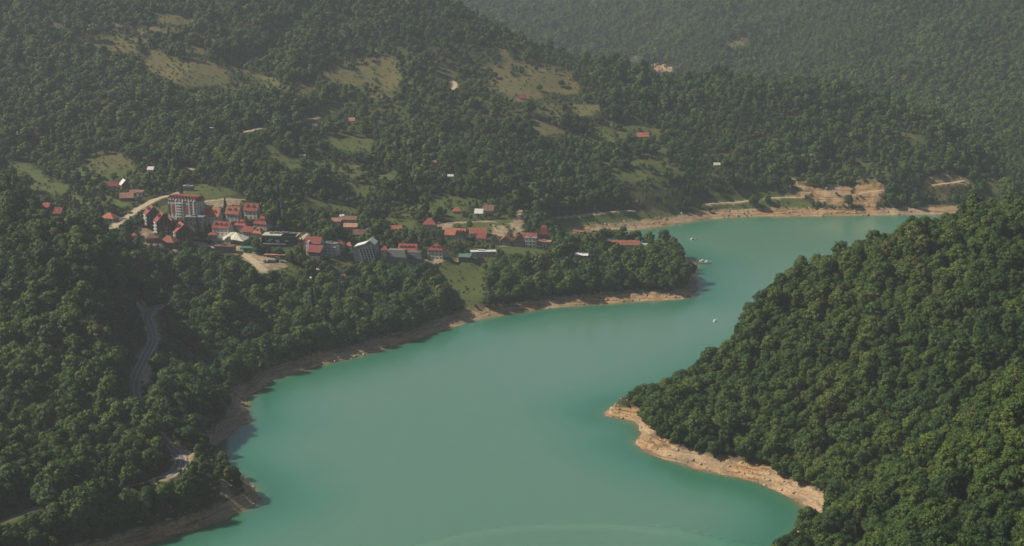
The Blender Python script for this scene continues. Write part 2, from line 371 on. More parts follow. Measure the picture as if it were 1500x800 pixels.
# ------------------------------------------------------------------ buildings: where they stand
# name, x, foot y, width, height (picture), depth ratio, turn, roof, roof share, wall, roof colour, label
B = [
 ('farmhouse',165,277,16,11,0.7,12,'gable_x',0.5,'plaster','red','low red roofed house left of the white roofed cottage',{}),
 ('cottage',183,278,17,15,1.0,28,'gable_y',0.45,'timber','white','small timber cottage with a bright white metal roof above the gravel road',{}),
 ('farmhouse',186,295,20,13,0.7,10,'gable_x',0.5,'darkwall','salmon','house with pale salmon roof and dark wall just above the gravel road',{}),
 ('farmhouse',196,286,12,8,0.7,10,'gable_x',0.5,'darkwall','salmon','smaller salmon roofed house tucked behind a larger one above the gravel road',{}),
 ('shed',206,288,11,9,0.7,-15,'shed',0.25,'plaster','brown','pale walled shed at the edge of the gravel road',{}),
 ('farmhouse',67,306,18,9,0.6,-20,'gable_x',0.55,'plaster','red','upper of two red roofs showing over the trees of the left hill',{}),
 ('farmhouse',83,317,22,13,0.6,-14,'gable_x',0.55,'plaster','red','lower of two red roofs showing over the trees of the left hill',{}),
 ('farmhouse',161,326,24,14,0.8,-18,'hip',0.55,'plaster','orange','orange hipped roof house at the lower end of the gravel road',{}),
 ('barn',222,252,12,8,0.8,-20,'gable_x',0.5,'plaster','white','white roofed barn high among the trees above the cottages',{}),
 ('hut',212,236,6,6,0.8,10,'gable_x',0.5,'timber','salmon','tiny salmon roofed hut highest above the cottages',{}),
 ('hut',134,317,5,5,0.9,0,'gable_x',0.5,'plaster','white','tiny white hut in the trees left of the gravel road',{}),
 ('hut',276,280,16,8,0.6,-8,'flat',0.1,'stone','grey','ruined grey stone hut on the grass knoll behind the hotel',{}),
 ('apartment_house',224,332,25,30,0.9,24,'gable_y',0.35,'brownclad','red','leftmost and highest of the stepped brown apartment houses',{'rows':4,'balc':1}),
 ('apartment_house',239,344,26,32,0.9,24,'gable_y',0.35,'brownclad','red','second from left of the stepped brown apartment houses',{'rows':4,'balc':1}),
 ('apartment_house',252,346,20,25,0.9,24,'gable_y',0.35,'brownclad','red','third from left and narrowest of the stepped brown apartment houses',{'rows':3,'balc':1}),
 ('apartment_house',268,356,32,29,0.9,26,'gable_y',0.38,'brownclad','red','rightmost and broadest of the stepped brown apartment houses',{'rows':4,'balc':1}),
 ('pavilion',286,332,28,15,0.5,-6,'flat',0.12,'plaster','grey','low grey flat roofed annexe at the foot of the tall white hotel',{'rows':2}),
 ('house',248,366,26,20,0.8,-12,'hip',0.45,'timber','orange','house with bright orange hipped roof below the brown apartments',{'rows':2}),
 ('house',223,357,21,14,0.8,15,'hip',0.4,'stone','brown','house with dull brown hipped roof left of the bright orange roof',{'rows':1}),
 ('hut',197,349,9,8,0.9,10,'hip',0.55,'plaster','orange','small orange roofed hut left below the brown apartments',{}),
 ('terrace_house',313,331,27,26,0.6,-18,'gable_x',0.38,'whitewall','orange','pale block with split orange roofs next to the tall hotel',{'rows':4,'dorm':2}),
 ('terrace_house',343,327,23,24,0.6,-18,'gable_x',0.38,'whitewall','orange','pale block with split orange roofs, middle of the upper terrace',{'rows':4,'dorm':2}),
 ('terrace_house',370,321,24,23,0.6,-18,'gable_x',0.4,'whitewall','red','pale block with split red roofs, right end of the upper terrace',{'rows':3,'dorm':2}),
 ('terrace_house',327,345,30,20,0.6,-20,'gable_x',0.42,'whitewall','red','white walled terrace with red roof straight behind the domed hall',{'rows':3,'dorm':3}),
 ('terrace_house',355,338,23,16,0.7,-20,'hip',0.5,'plaster','red','red roofed terrace house up and right of the hall roof',{'rows':2,'dorm':2}),
 ('house',365,344,18,12,0.8,-16,'gable_x',0.55,'plaster','red','low red roof wedged between the hall and the big red roofs',{'rows':1}),
 ('house',386,337,28,20,0.8,-24,'hip',0.55,'plaster','red','largest red hipped roof above the dark glass market',{'rows':2,'dorm':3}),
 ('house',379,348,18,15,0.9,-20,'hip',0.55,'plaster','orange','orange red roof just left of the dark glass market',{'rows':2,'dorm':1}),
 ('kiosk',313,350,13,11,0.8,0,'hip',0.4,'plaster','red','small red kiosk at the left edge of the square',{}),
 ('workshop',330,371,30,11,0.5,-8,'flat',0.1,'stone','brown','low brown flat roofed workshop in front of the cream hall',{'rows':1}),
 ('school',438,365,28,14,0.6,-16,'hip',0.42,'plaster','red','long low red roofed wing right of the dark glass market',{'rows':2}),
 ('school',462,374,26,27,0.7,-18,'gable_x',0.3,'whitewall','red','tall white school block with red roof and white stair tower',{'rows':4,'tower':1}),
 ('school',462,381,22,19,0.6,-18,'shed',0.35,'stone','red','lower red lean-to block in front of the white school',{'rows':2}),
 ('apartment_block',486,376,23,20,0.6,-20,'flat',0.08,'whitewall','grey','white three storey flat roofed block with balconies beside the school',{'rows':4,'slabs':1}),
 ('house',497,362,20,11,0.8,-10,'hip',0.6,'plaster','red','red hipped roof behind the white three storey block',{'rows':1,'dorm':1}),
 ('house',512,364,13,9,0.8,-20,'hip',0.6,'plaster','orange','small orange red roof left of the slanted grey block',{'rows':1}),
 ('house',564,372,13,12,0.8,-10,'hip',0.5,'plaster','red','small red roofed house right of the slanted grey block',{'rows':2}),
 ('house',598,372,28,15,0.6,-8,'gable_x',0.55,'plaster','red','red dormered roofs rising behind the two grey mansard blocks',{'rows':1,'dorm':4}),
 ('apartment_block',582,385,32,20,0.5,-10,'mansard',0.6,'greyclad','grey','left of two grey mansard blocks above the lake wood',{'rows':3}),
 ('apartment_block',608,386,27,18,0.6,-12,'mansard',0.6,'greyclad','darkgrey','right and darker of two grey mansard blocks above the lake wood',{'rows':2}),
 ('villa',640,380,27,23,0.8,-14,'hip',0.38,'whitewall','red','white villa with red hipped roof on the edge above the grass slope',{'rows':3,'dorm':2}),
 ('pavilion',681,385,18,12,0.8,-10,'shed',0.2,'darkwall','teal','pavilion with teal roof on the terrace right of the white villa',{}),
 ('pavilion',708,377,37,9,0.3,4,'flat',0.15,'plaster','white','long white flat canopy right of the teal roofed pavilion',{}),
 ('house',630,335,20,16,0.8,-6,'hip',0.6,'plaster','red','red hipped roof house beside the sandy yard',{'rows':1}),
 ('hall',668,352,32,17,0.6,-12,'gable_x',0.5,'greenwall','orange','long orange red roofed hall with three gabled bays',{'rows':1,'bays':3}),
 ('hall',700,345,25,12,0.5,4,'gable_x',0.6,'plaster','orange','bright orange roofed hall right of the gabled bays',{}),
 ('house',706,352,15,10,0.7,-18,'gable_x',0.6,'plaster','red','red roofed annexe below the bright orange hall',{'rows':1}),
 ('house',670,313,12,10,0.8,0,'hip',0.6,'plaster','orange','small orange red roof alone above the meadow',{}),
 ('barn',702,315,13,9,0.8,-12,'gable_x',0.6,'plaster','white','white roofed barn beside the brown roofed farm',{}),
 ('farmhouse',716,312,18,12,0.7,-14,'gable_x',0.6,'plaster','brown','brown roofed farmhouse right of the white roofed barn',{}),
 ('house',581,337,14,7,0.7,4,'gable_x',0.6,'plaster','orange','lone orange roof in the trees above the grey mansard blocks',{}),
 ('house',514,336,20,9,0.7,-4,'gable_x',0.5,'timber','salmon','house with flat pink roof and timber wall behind the spruces',{'rows':1}),
 ('house',527,347,18,11,0.7,-6,'gable_x',0.6,'plaster','brown','brown tiled roof above the slanted grey block',{'rows':1}),
 ('house',492,328,17,9,0.7,6,'gable_x',0.5,'plaster','salmon','salmon roofed house topmost behind the school',{}),
 ('house',512,324,22,8,0.6,-4,'gable_x',0.6,'plaster','brown','long brown roof in the trees behind the school',{}),
 ('barn',501,319,7,5,0.9,-6,'gable_x',0.5,'plaster','white','tiny white barn roof high behind the school',{}),
 ('row_house',725,358,11,14,1.0,-10,'gable_y',0.45,'stone','salmon','leftmost of the lakeside gabled row, half hidden by trees',{'rows':2}),
 ('row_house',742,361,19,17,1.0,-10,'gable_y',0.45,'stone','salmon','second gabled house of the lakeside row',{'rows':2}),
 ('row_house',760,362,18,18,1.0,-10,'gable_y',0.45,'stone','red','third gabled house of the lakeside row, in front of the sand cutting',{'rows':2}),
 ('house',777,352,21,11,0.7,-12,'gable_x',0.6,'plaster','red','red roof behind the pale flats of the lakeside row',{}),
 ('apartment_block',778,363,18,15,0.7,-10,'flat',0.08,'whitewall','grey','pale flats at the right of the lakeside gabled row',{'rows':3,'slabs':1}),
 ('town_house',797,353,15,22,0.9,-6,'mansard',0.55,'redwall','red','tall red fronted house by the dark conifers near the bay',{'rows':3}),
 ('garage',798,363,19,10,0.7,-6,'flat',0.12,'plaster','salmon','arched garage block below the tall red fronted house',{'rows':1}),
 ('boathouse',852,379,20,8,0.5,-10,'shed',0.3,'plaster','white','white shed at the wood edge on the peninsula',{}),
 ('hut',822,373,12,5,0.7,6,'shed',0.4,'plaster','white','low white roof in the peninsula wood left of the shed',{}),
 ('hut',849,362,7,6,0.8,0,'gable_x',0.6,'plaster','orange','tiny orange roof between trees near the bay end',{}),
 ('motel',912,363,48,11,0.25,-3,'gable_x',0.5,'whitewall','orange','long low building with bright orange red roof on the peninsula',{'rows':1}),
 ('hut',945,361,7,5,0.8,0,'gable_x',0.5,'plaster','white','small white hut right of the long orange roofed building',{}),
 ('hut',466,399,5,6,0.9,-10,'shed',0.4,'plaster','white','upright white shed in the gardens below the school',{}),
 ('hut',453,410,6,4,0.9,-10,'shed',0.4,'plaster','white','left low white shed in the gardens below the school',{}),
 ('hut',465,414,6,4,0.9,10,'shed',0.4,'plaster','white','lowest white shed in the gardens below the school',{}),
 ('hut',502,407,7,5,0.9,20,'gable_x',0.5,'plaster','salmon','pinkish hut in the gardens under the slanted grey block',{}),
 ('cabin',765,146,10,8,0.7,0,'gable_x',0.6,'plaster','red','red roofed cabin on the dry meadow high on the hill',{}),
 ('cabin',941,203,16,9,0.6,0,'gable_x',0.6,'timber','orange','orange roofed cabin below the right end of the hill meadows',{}),
 ('cabin',513,179,13,7,0.6,0,'gable_x',0.6,'plaster','salmon','salmon roofed cabin among hillside trees by the upper lane',{}),
 ('cabin',461,186,7,5,0.8,0,'gable_x',0.5,'plaster','white','white cabin just under the hillside lane',{}),
 ('cabin',443,230,9,4,0.7,0,'shed',0.4,'plaster','white','white flat roof beside the sloping green clearing',{}),
 ('cabin',660,260,8,5,0.7,0,'gable_x',0.5,'plaster','white','white cabin in dense trees above the meadow',{}),
 ('cabin',635,240,8,5,0.7,0,'gable_x',0.5,'plaster','salmon','pink roofed cabin in the middle of the wooded slope',{}),
 ('cabin',1050,244,9,6,0.7,0,'gable_x',0.5,'plaster','cream','cream cabin alone above the far shore road',{}),
 ('cabin',310,191,5,4,0.8,0,'shed',0.4,'plaster','white','tiny white cabin left of the hillside lane',{}),
 ('hut',930,298,8,4,0.7,0,'gable_x',0.5,'timber','brown','brown hut beside the far shore road',{}),
]
SPECIAL = [  # custom buildings: key, x, foot y, width, height, depth ratio, turn
 ('hotel',274,324,53,37,0.45,-20), ('domed_hall',344,361,46,20,0.7,-16), ('market',412,362,54,22,0.45,-6), ('slanted_block',536,384,44,33,0.5,-8)]

def placed(px, py, wpx, hpx, ratio, turn):
    x, y, z_ = ground_at(px, py)
    s = FPX / math.hypot(y, CAM_Z - z_)
    r = abs(math.radians(turn))
    w = wpx / s / (math.cos(r) + ratio * math.sin(r)); d = w * ratio
    h = max((hpx / s - d * 0.5 * 0.22) / 0.97, 1.8)
    half = 0.5 * (d * math.cos(r) + w * math.sin(r))
    dx, _ = ray(px, py)
    y += half; x += float(dx) * half
    return x, y, z_, w, d, h

PLACED, PLACED_S, PROTECT_RECTS, FOOTPRINTS = [], [], [], []
def pad(x, y, z_, w, d, turn):
    """level ground under a building"""
    global HT
    R = 0.5 * math.hypot(w, d)
    i0, i1 = int((x - R - 12 - GX0) / GS), int((x + R + 12 - GX0) / GS) + 1
    j0, j1 = int((y - R - 12 - GY0) / GS), int((y + R + 12 - GY0) / GS) + 1
    X = MX[j0:j1, i0:i1] - x; Y = MY[j0:j1, i0:i1] - y
    a = math.radians(turn)
    u = X * math.cos(a) + Y * math.sin(a); v = -X * math.sin(a) + Y * math.cos(a)
    dd = np.hypot(np.maximum(np.abs(u) - w / 2, 0), np.maximum(np.abs(v) - d / 2, 0))
    wgt = sstep(9, 1.5, dd)
    HT[j0:j1, i0:i1] = HT[j0:j1, i0:i1] * (1 - wgt) + z_ * wgt
for r_ in B:
    PLACED.append(placed(r_[1], r_[2], r_[3], r_[4], r_[5], r_[6]))
for r_ in SPECIAL:
    PLACED_S.append(placed(*r_[1:]))
for r_, p in list(zip(B, PLACED)) + list(zip(SPECIAL, PLACED_S)):
    x, y, z_, w, d, h = p
    pad(x, y, z_, w, d, r_[6])
    px_, py_, wp, hp = r_[1:5]
    PROTECT_RECTS.append(([(px_ - wp / 2, py_ - hp), (px_ + wp / 2, py_ - hp), (px_ + wp / 2, py_ - hp * 0.12), (px_ - wp / 2, py_ - hp * 0.10)], y - 0.5 * d))
    FOOTPRINTS.append((x, y, 0.5 * math.hypot(w, d)))

# ------------------------------------------------------------------ what the land carries (picture outlines -> ground cover)
HW, HH = 500, 267
hpx, hpy = np.meshgrid((np.arange(HW) + 0.5) * 3.0, (np.arange(HH) + 0.5) * 3.0)
HD = march(hpx.ravel(), hpy.ravel(), 5.0).reshape(HH, HW)
HD = np.where(np.isnan(HD), 3950, HD)

def hd_at(px, py):
    ix = np.clip((np.asarray(px) / 3.0).astype(int), 0, HW - 1); iy = np.clip((np.asarray(py) / 3.0).astype(int), 0, HH - 1)
    return HD[iy, ix]

FIELDS = [  # kind, outline
 ('dry', [(205,78),(228,72),(252,88),(285,92),(318,100),(336,118),(330,126),(268,126),(240,112),(214,104)]),
 ('dry', [(142,58),(160,52),(196,64),(200,76),(176,76),(150,66)]), ('dry', [(78,34),(92,32),(96,44),(84,46)]),
 ('dry', [(282,66),(300,74),(298,84),(286,80)]), ('dry', [(330,80),(352,88),(356,102),(338,98)]), ('dry', [(368,106),(404,118),(408,126),(384,122)]),
 ('dry', [(228,14),(250,20),(284,30),(276,36),(240,34),(224,26)]), ('dry', [(26,95),(42,98),(44,108),(30,108)]),
 ('dry', [(430,118),(458,118),(462,138),(436,140)]),
 ('dry', [(472,98),(498,96),(524,112),(526,122),(494,122),(474,114)]), ('dry', [(520,96),(546,94),(552,110),(538,118)]), ('dry', [(556,84),(572,90),(584,116),(580,132),(560,136),(554,112)]),
 ('dry', [(644,100),(660,98),(668,108),(664,118),(650,112)]),
 ('dry', [(732,122),(760,112),(772,102),(800,106),(826,112),(852,128),(846,140),(812,136),(786,146),(752,142),(732,136)]), ('dry', [(728,70),(744,72),(752,90),(742,92)]),
 ('dry', [(780,176),(792,172),(806,182),(826,190),(826,198),(792,198),(782,190)]), ('dry', [(832,156),(872,154),(880,164),(862,172),(838,166)]), ('dry', [(880,178),(896,182),(894,192),(882,188)]),
 ('green', [(466,158),(486,152),(500,148),(502,160),(488,168),(470,166)]), ('green', [(896,252),(934,250),(938,260),(924,267),(898,266)]),
 ('green', [(386,206),(398,212),(410,224),(434,232),(440,244),(424,248),(404,234),(390,222)]), ('green', [(12,238),(36,241),(66,256),(96,270),(98,280),(70,290),(50,286),(44,276),(30,262)]),
 ('green', [(200,318),(230,302),(258,288),(266,302),(254,318),(230,322)]), ('green', [(262,276),(290,268),(330,272),(352,284),(330,288),(296,292),(266,288)]),
 ('soil', [(300,292),(336,290),(364,294),(358,302),(332,304),(302,306)]),
 ('green', [(438,290),(470,292),(498,298),(524,306),(520,312),(480,306),(446,300)]), ('green', [(470,200),(520,196),(548,204),(540,224),(496,220)]),
 ('green', [(560,312),(576,320),(590,330),(574,328)]), ('green', [(584,324),(604,322),(618,332),(600,336)]),
 ('green', [(812,322),(850,318),(900,313),(944,310),(960,318),(948,326),(900,334),(862,340),(838,344),(822,336)]), ('green', [(940,306),(1000,312),(1030,304),(1036,316),(1000,324),(950,330)]),
 ('green', [(640,392),(672,388),(704,388),(712,408),(706,436),(690,456),(676,446),(660,420)]),
 ('green', [(736,364),(770,362),(800,364),(796,374),(760,374),(742,372)]), ('green', [(668,324),(720,322),(756,320),(754,330),(700,334),(670,330)]),
 ('green', [(398,388),(424,384),(448,392),(440,404),(410,404)]), ('dry', [(480,376),(508,374),(520,382),(500,396),(484,390)]),
 ('green', [(418,364),(436,362),(434,372),(420,372)]), ('green', [(168,290),(190,294),(184,306),(168,300)]),
 ('green', [(1046,282),(1130,278),(1170,290),(1200,300),(1160,308),(1060,310),(1040,300)]), ('dry', [(1346,262),(1380,256),(1414,254),(1420,264),(1396,280),(1386,300),(1402,312),(1380,308),(1376,286),(1352,272)]),
 ('green', [(1446,262),(1460,262),(1462,286),(1450,290)]), ('dry', [(1356,300),(1384,302),(1400,308),(1352,310)]),
 ('green', [(508,268),(540,270),(542,280),(516,280)]), ('dry', [(124,228),(164,222),(200,236),(196,246),(150,248),(126,244)]), ('dry', [(1316,196),(1344,192),(1348,202),(1324,206)]),
 ('dry', [(446,176),(470,168),(474,178),(452,186)]), ('dry', [(940,186),(968,186),(966,196),(944,194)]),
 ('green', [(0,748),(24,744),(40,756),(10,770),(0,772)]),
 ('green', [(214,452),(236,452),(246,470),(240,500),(232,486),(222,466)]), ('soil', [(196,446),(214,442),(216,456),(204,458)]), ('soil', [(208,536),(220,528),(230,552),(226,566),(212,562)]),
 ('soil', [(246,652),(272,650),(282,664),(272,690),(240,706),(222,712),(240,700),(262,684),(260,664)]), ('soil', [(300,664),(318,676),(316,682),(302,672)]),
 ('soil', [(318,700),(336,720),(338,732),(322,724),(310,706)]),
 ('soil', [(286,356),(330,360),(366,362),(372,372),(418,376),(418,392),(388,402),(372,392),(350,376),(316,370),(288,366)]),
 ('soil', [(640,326),(664,326),(662,338),(644,338)]), ('soil', [(752,322),(766,322),(770,342),(750,344)]), ('soil', [(716,326),(738,330),(740,348),(722,342)]),
 ('soil', [(626,378),(652,378),(650,388),(630,388)]), ('soil', [(662,376),(690,380),(690,386),(664,384)]), ('soil', [(566,382),(580,382),(580,388),(568,388)]), ('soil', [(472,374),(484,372),(484,378),(474,380)]),
 ('soil', [(196,332),(212,334),(226,342),(210,344),(198,340)]), ('soil', [(206,352),(234,356),(258,362),(262,372),(240,370),(214,362)]),
 ('rock', [(1160,262),(1178,262),(1182,274),(1200,272),(1240,274),(1286,270),(1292,290),(1284,306),(1262,300),(1236,304),(1210,296),(1180,294),(1168,280)]),
 ('rock', [(1356,262),(1384,256),(1412,256),(1408,268),(1380,272)]), ('rock', [(952,92),(974,92),(988,104),(966,108),(956,104)]), ('dry', [(1060,62),(1090,54),(1098,62),(1076,70)]),
 ('dry', [(920,80),(936,82),(938,92),(924,92)]),
]
FK = {'dry': 0, 'green': 1, 'soil': 2, 'rock': 3}
ppx, ppy = project(MX, MY, np.maximum(HT, 0))
inside = (ppx > -20) & (ppx < 1520) & (ppy > -20) & (ppy < 820) & (MY > 500)
seen = inside & (MY <= hd_at(ppx, ppy) + 10) & (SD > 0)
wpx = ppx + 13 * fbm(MX, MY, 26, 51, 4, 0.7); wpy = ppy + 6.5 * fbm(MX, MY, 26, 61, 4, 0.7)
cover = np.zeros((4, NY, NX), np.float32)
fq = np.nonzero(seen)
fx_, fy_ = wpx[fq], wpy[fq]
for kind, poly in FIELDS:
    P = np.array(poly)
    bb = (fx_ > P[:, 0].min() - 1) & (fx_ < P[:, 0].max() + 1) & (fy_ > P[:, 1].min() - 1) & (fy_ < P[:, 1].max() + 1)
    ii = np.nonzero(bb)[0]
    m = in_poly(fx_[ii], fy_[ii], poly)
    ii = ii[m]
    if kind == 'rock': ii = ii[fbm(MX[fq[0][ii], fq[1][ii]], MY[fq[0][ii], fq[1][ii]], 16, 171, 3, 0.6) > -0.3]
    cover[FK[kind], fq[0][ii], fq[1][ii]] = 1.0
MOSAIC = [('dry', [(60,14),(180,20),(300,40),(440,108),(430,146),(330,134),(200,128),(120,90),(50,60)], 0.11), ('dry', [(450,80),(560,70),(606,120),(580,150),(470,136)], 0.01), ('dry', [(710,90),(800,90),(880,120),(890,180),(770,205),(720,150)], 0.03),
          ('green', [(450,186),(560,180),(620,230),(560,290),(440,300),(430,240)], 0.09), ('green', [(120,222),(210,226),(215,262),(150,300),(100,300),(100,250)], -0.06), ('green', [(560,290),(740,285),(760,330),(640,350),(560,345)], 0.04), ('green', [(860,150),(960,190),(1000,260),(900,270),(830,200)], 0.11), ('green', [(640,380),(720,384),(720,440),(680,460)], -0.11), ('dry', [(1150,255),(1300,262),(1300,300),(1160,300)], 0.04)]
mz = fbm(MX[fq], MY[fq], 30, 181, 4, 0.65)
for kind, poly, th in MOSAIC:
    ii = np.nonzero(in_poly(fx_, fy_, poly) & (mz > th))[0]
    free = cover[:, fq[0][ii], fq[1][ii]].max(0) < 0.5
    cover[FK[kind], fq[0][ii][free], fq[1][ii][free]] = 1.0
thin_g = 0.55 * sstep(0.16, 0.38, fbm(MX, MY, 110, 131, 4, 0.6)) * (MY > 1330)
cover[1] = np.maximum(cover[1], np.where((SD > 40) & (cover.max(0) < 0.5), thin_g, 0).astype(np.float32))
# quarry faces: broken, stepped rock
rk = cover[3]
HT = HT + rk * (2.2 * np.abs(fbm(MX, MY, 12, 71, 3)) + 1.0 * np.round(2 * fbm(MX, MY, 20, 73, 2)))
# road shoulders
def path_mask(path, w):
    P = np.array(path)[:, :2]
    i0, i1 = max(int((P[:, 0].min() - w - GX0) / GS) - 1, 0), min(int((P[:, 0].max() + w - GX0) / GS) + 2, NX)
    j0, j1 = max(int((P[:, 1].min() - w - GY0) / GS) - 1, 0), min(int((P[:, 1].max() + w - GY0) / GS) + 2, NY)
    return (slice(j0, j1), slice(i0, i1)), seg_dist(MX[j0:j1, i0:i1], MY[j0:j1, i0:i1], P, False)
notree = np.zeros((NY, NX), bool)
for S, w in [(road_path, 6.5)] + [(S, L[2]) for L, S in zip(LANES, lane_paths)]:
    sl, d = path_mask(S, w + 4)
    sub = cover[2][sl]; sub[d < w * 0.5 + 1.2] = 1
    nt = notree[sl]; nt[d < w * 0.5 + 2.5] = True

# ------------------------------------------------------------------ materials
def new_mat(name):
    m = bpy.data.materials.new(name); m.use_nodes = True
    nt = m.node_tree
    return m, nt, nt.nodes["Principled BSDF"]
def N(nt, t, **kw):
    n = nt.nodes.new(t)
    for k_, v in kw.items(): setattr(n, k_, v)
    return n
def mixc(nt, fac, a, b):
    n = N(nt, "ShaderNodeMix", data_type='RGBA')
    for s, v in ((n.inputs[0], fac), (n.inputs[6], a), (n.inputs[7], b)):
        if isinstance(v, (int, float)): s.default_value = v
        elif isinstance(v, tuple): s.default_value = (*v, 1)
        else: nt.links.new(v, s)
    return n.outputs[2]
def noise(nt, scale, detail=4, vec=None, rough=0.55):
    n = N(nt, "ShaderNodeTexNoise"); n.inputs['Scale'].default_value = scale; n.inputs['Detail'].default_value = detail; n.inputs['Roughness'].default_value = rough
    if vec is not None: nt.links.new(vec, n.inputs['Vector'])
    return n.outputs[0]
def ramp(nt, fac, stops):
    n = N(nt, "ShaderNodeValToRGB")
    e = n.color_ramp.elements
    while len(e) < len(stops): e.new(0.5)
    for el, (p, c) in zip(e, stops): el.position = p; el.color = (*c, 1) if len(c) == 3 else c
    nt.links.new(fac, n.inputs[0])
    return n.outputs[0]
def math_(nt, op, a, b=None, clamp=False):
    n = N(nt, "ShaderNodeMath", operation=op); n.use_clamp = clamp
    for s, v in ((n.inputs[0], a), (n.inputs[1], b)):
        if v is None: continue
        if isinstance(v, (int, float)): s.default_value = v
        else: nt.links.new(v, s)
    return n.outputs[0]
def geo_pos(nt): return N(nt, "ShaderNodeNewGeometry").outputs['Position']

def terrain_material():
    m, nt, b = new_mat("terrain")
    pos = geo_pos(nt)
    sep = N(nt, "ShaderNodeSeparateXYZ"); nt.links.new(pos, sep.inputs[0])
    n1 = noise(nt, 0.02, 5, pos); n2 = noise(nt, 0.25, 4, pos); n3 = noise(nt, 1.2, 3, pos)
    floor = ramp(nt, n2, [(0.3, (0.028, 0.034, 0.014)), (0.7, (0.055, 0.058, 0.024))])
    dry = mixc(nt, ramp(nt, n1, [(0.35, (0, 0, 0)), (0.65, (1, 1, 1))]), (0.128, 0.104, 0.040), (0.098, 0.102, 0.034))
    dry = mixc(nt, ramp(nt, n2, [(0.5, (0, 0, 0)), (0.75, (1, 1, 1))]), dry, (0.20, 0.12, 0.06))
    dry = mixc(nt, ramp(nt, n3, [(0.55, (0, 0, 0)), (0.7, (1, 1, 1))]), dry, (0.06, 0.075, 0.025))
    green = mixc(nt, ramp(nt, n2, [(0.35, (0, 0, 0)), (0.7, (1, 1, 1))]), (0.070, 0.100, 0.024), (0.112, 0.112, 0.036))
    green = mixc(nt, ramp(nt, n3, [(0.5, (0, 0, 0)), (0.75, (1, 1, 1))]), green, (0.05, 0.075, 0.02))
    soil = mixc(nt, ramp(nt, n2, [(0.4, (0, 0, 0)), (0.6, (1, 1, 1))]), (0.26, 0.18, 0.10), (0.40, 0.31, 0.20))
    soil = mixc(nt, ramp(nt, n3, [(0.56, (0, 0, 0)), (0.66, (0.8, 0.8, 0.8))]), soil, (0.12, 0.11, 0.05))
    wav = N(nt, "ShaderNodeCombineXYZ")
    nt.links.new(math_(nt, 'MULTIPLY', sep.outputs[0], 0.05), wav.inputs[0]); nt.links.new(math_(nt, 'MULTIPLY', sep.outputs[1], 0.05), wav.inputs[1]); nt.links.new(math_(nt, 'MULTIPLY', sep.outputs[2], 1.1), wav.inputs[2])
    strata = noise(nt, 1.0, 4, wav.outputs[0], 0.6)
    rockc = ramp(nt, strata, [(0.38, (0.17, 0.10, 0.055)), (0.45, (0.37, 0.21, 0.09)), (0.54, (0.47, 0.285, 0.125)), (0.64, (0.52, 0.36, 0.20))])
    rockc = mixc(nt, ramp(nt, n3, [(0.48, (0, 0, 0)), (0.62, (0.85, 0.85, 0.85))]), rockc, (0.15, 0.10, 0.065))
    rockc = mixc(nt, ramp(nt, noise(nt, 0.12, 5, pos, 0.7), [(0.52, (0, 0, 0)), (0.66, (0.7, 0.7, 0.7))]), rockc, (0.10, 0.085, 0.05))
    rockc = mixc(nt, ramp(nt, n1, [(0.42, (0, 0, 0)), (0.6, (0.35, 0.35, 0.35))]), rockc, (0.36, 0.30, 0.23))
    at = N(nt, "ShaderNodeAttribute", attribute_name="cover")
    sc = N(nt, "ShaderNodeSeparateColor"); nt.links.new(at.outputs['Color'], sc.inputs[0])
    c = mixc(nt, sc.outputs[0], floor, dry); c = mixc(nt, sc.outputs[1], c, green); c = mixc(nt, sc.outputs[2], c, soil)
    c = mixc(nt, at.outputs['Alpha'], c, rockc)
    # bare draw-down strip of the reservoir
    h = math_(nt, 'ADD', sep.outputs[2], math_(nt, 'MULTIPLY', n2, -5.0))
    top = N(nt, "ShaderNodeMapRange"); nt.links.new(h, top.inputs[0])
    for i_, v in ((1, 2.2), (2, 4.2), (3, 1.0), (4, 0.0)): top.inputs[i_].default_value = v
    c = mixc(nt, top.outputs[0], c, rockc)
    nt.links.new(c, b.inputs['Base Color'])
    b.inputs['Roughness'].default_value = 0.95
    b.inputs['Specular IOR Level'].default_value = 0.1
    bp = N(nt, "ShaderNodeBump"); bp.inputs['Strength'].default_value = 0.9; bp.inputs['Distance'].default_value = 0.6
    nt.links.new(noise(nt, 0.7, 6, pos, 0.65), bp.inputs['Height']); nt.links.new(bp.outputs[0], b.inputs['Normal'])
    return m

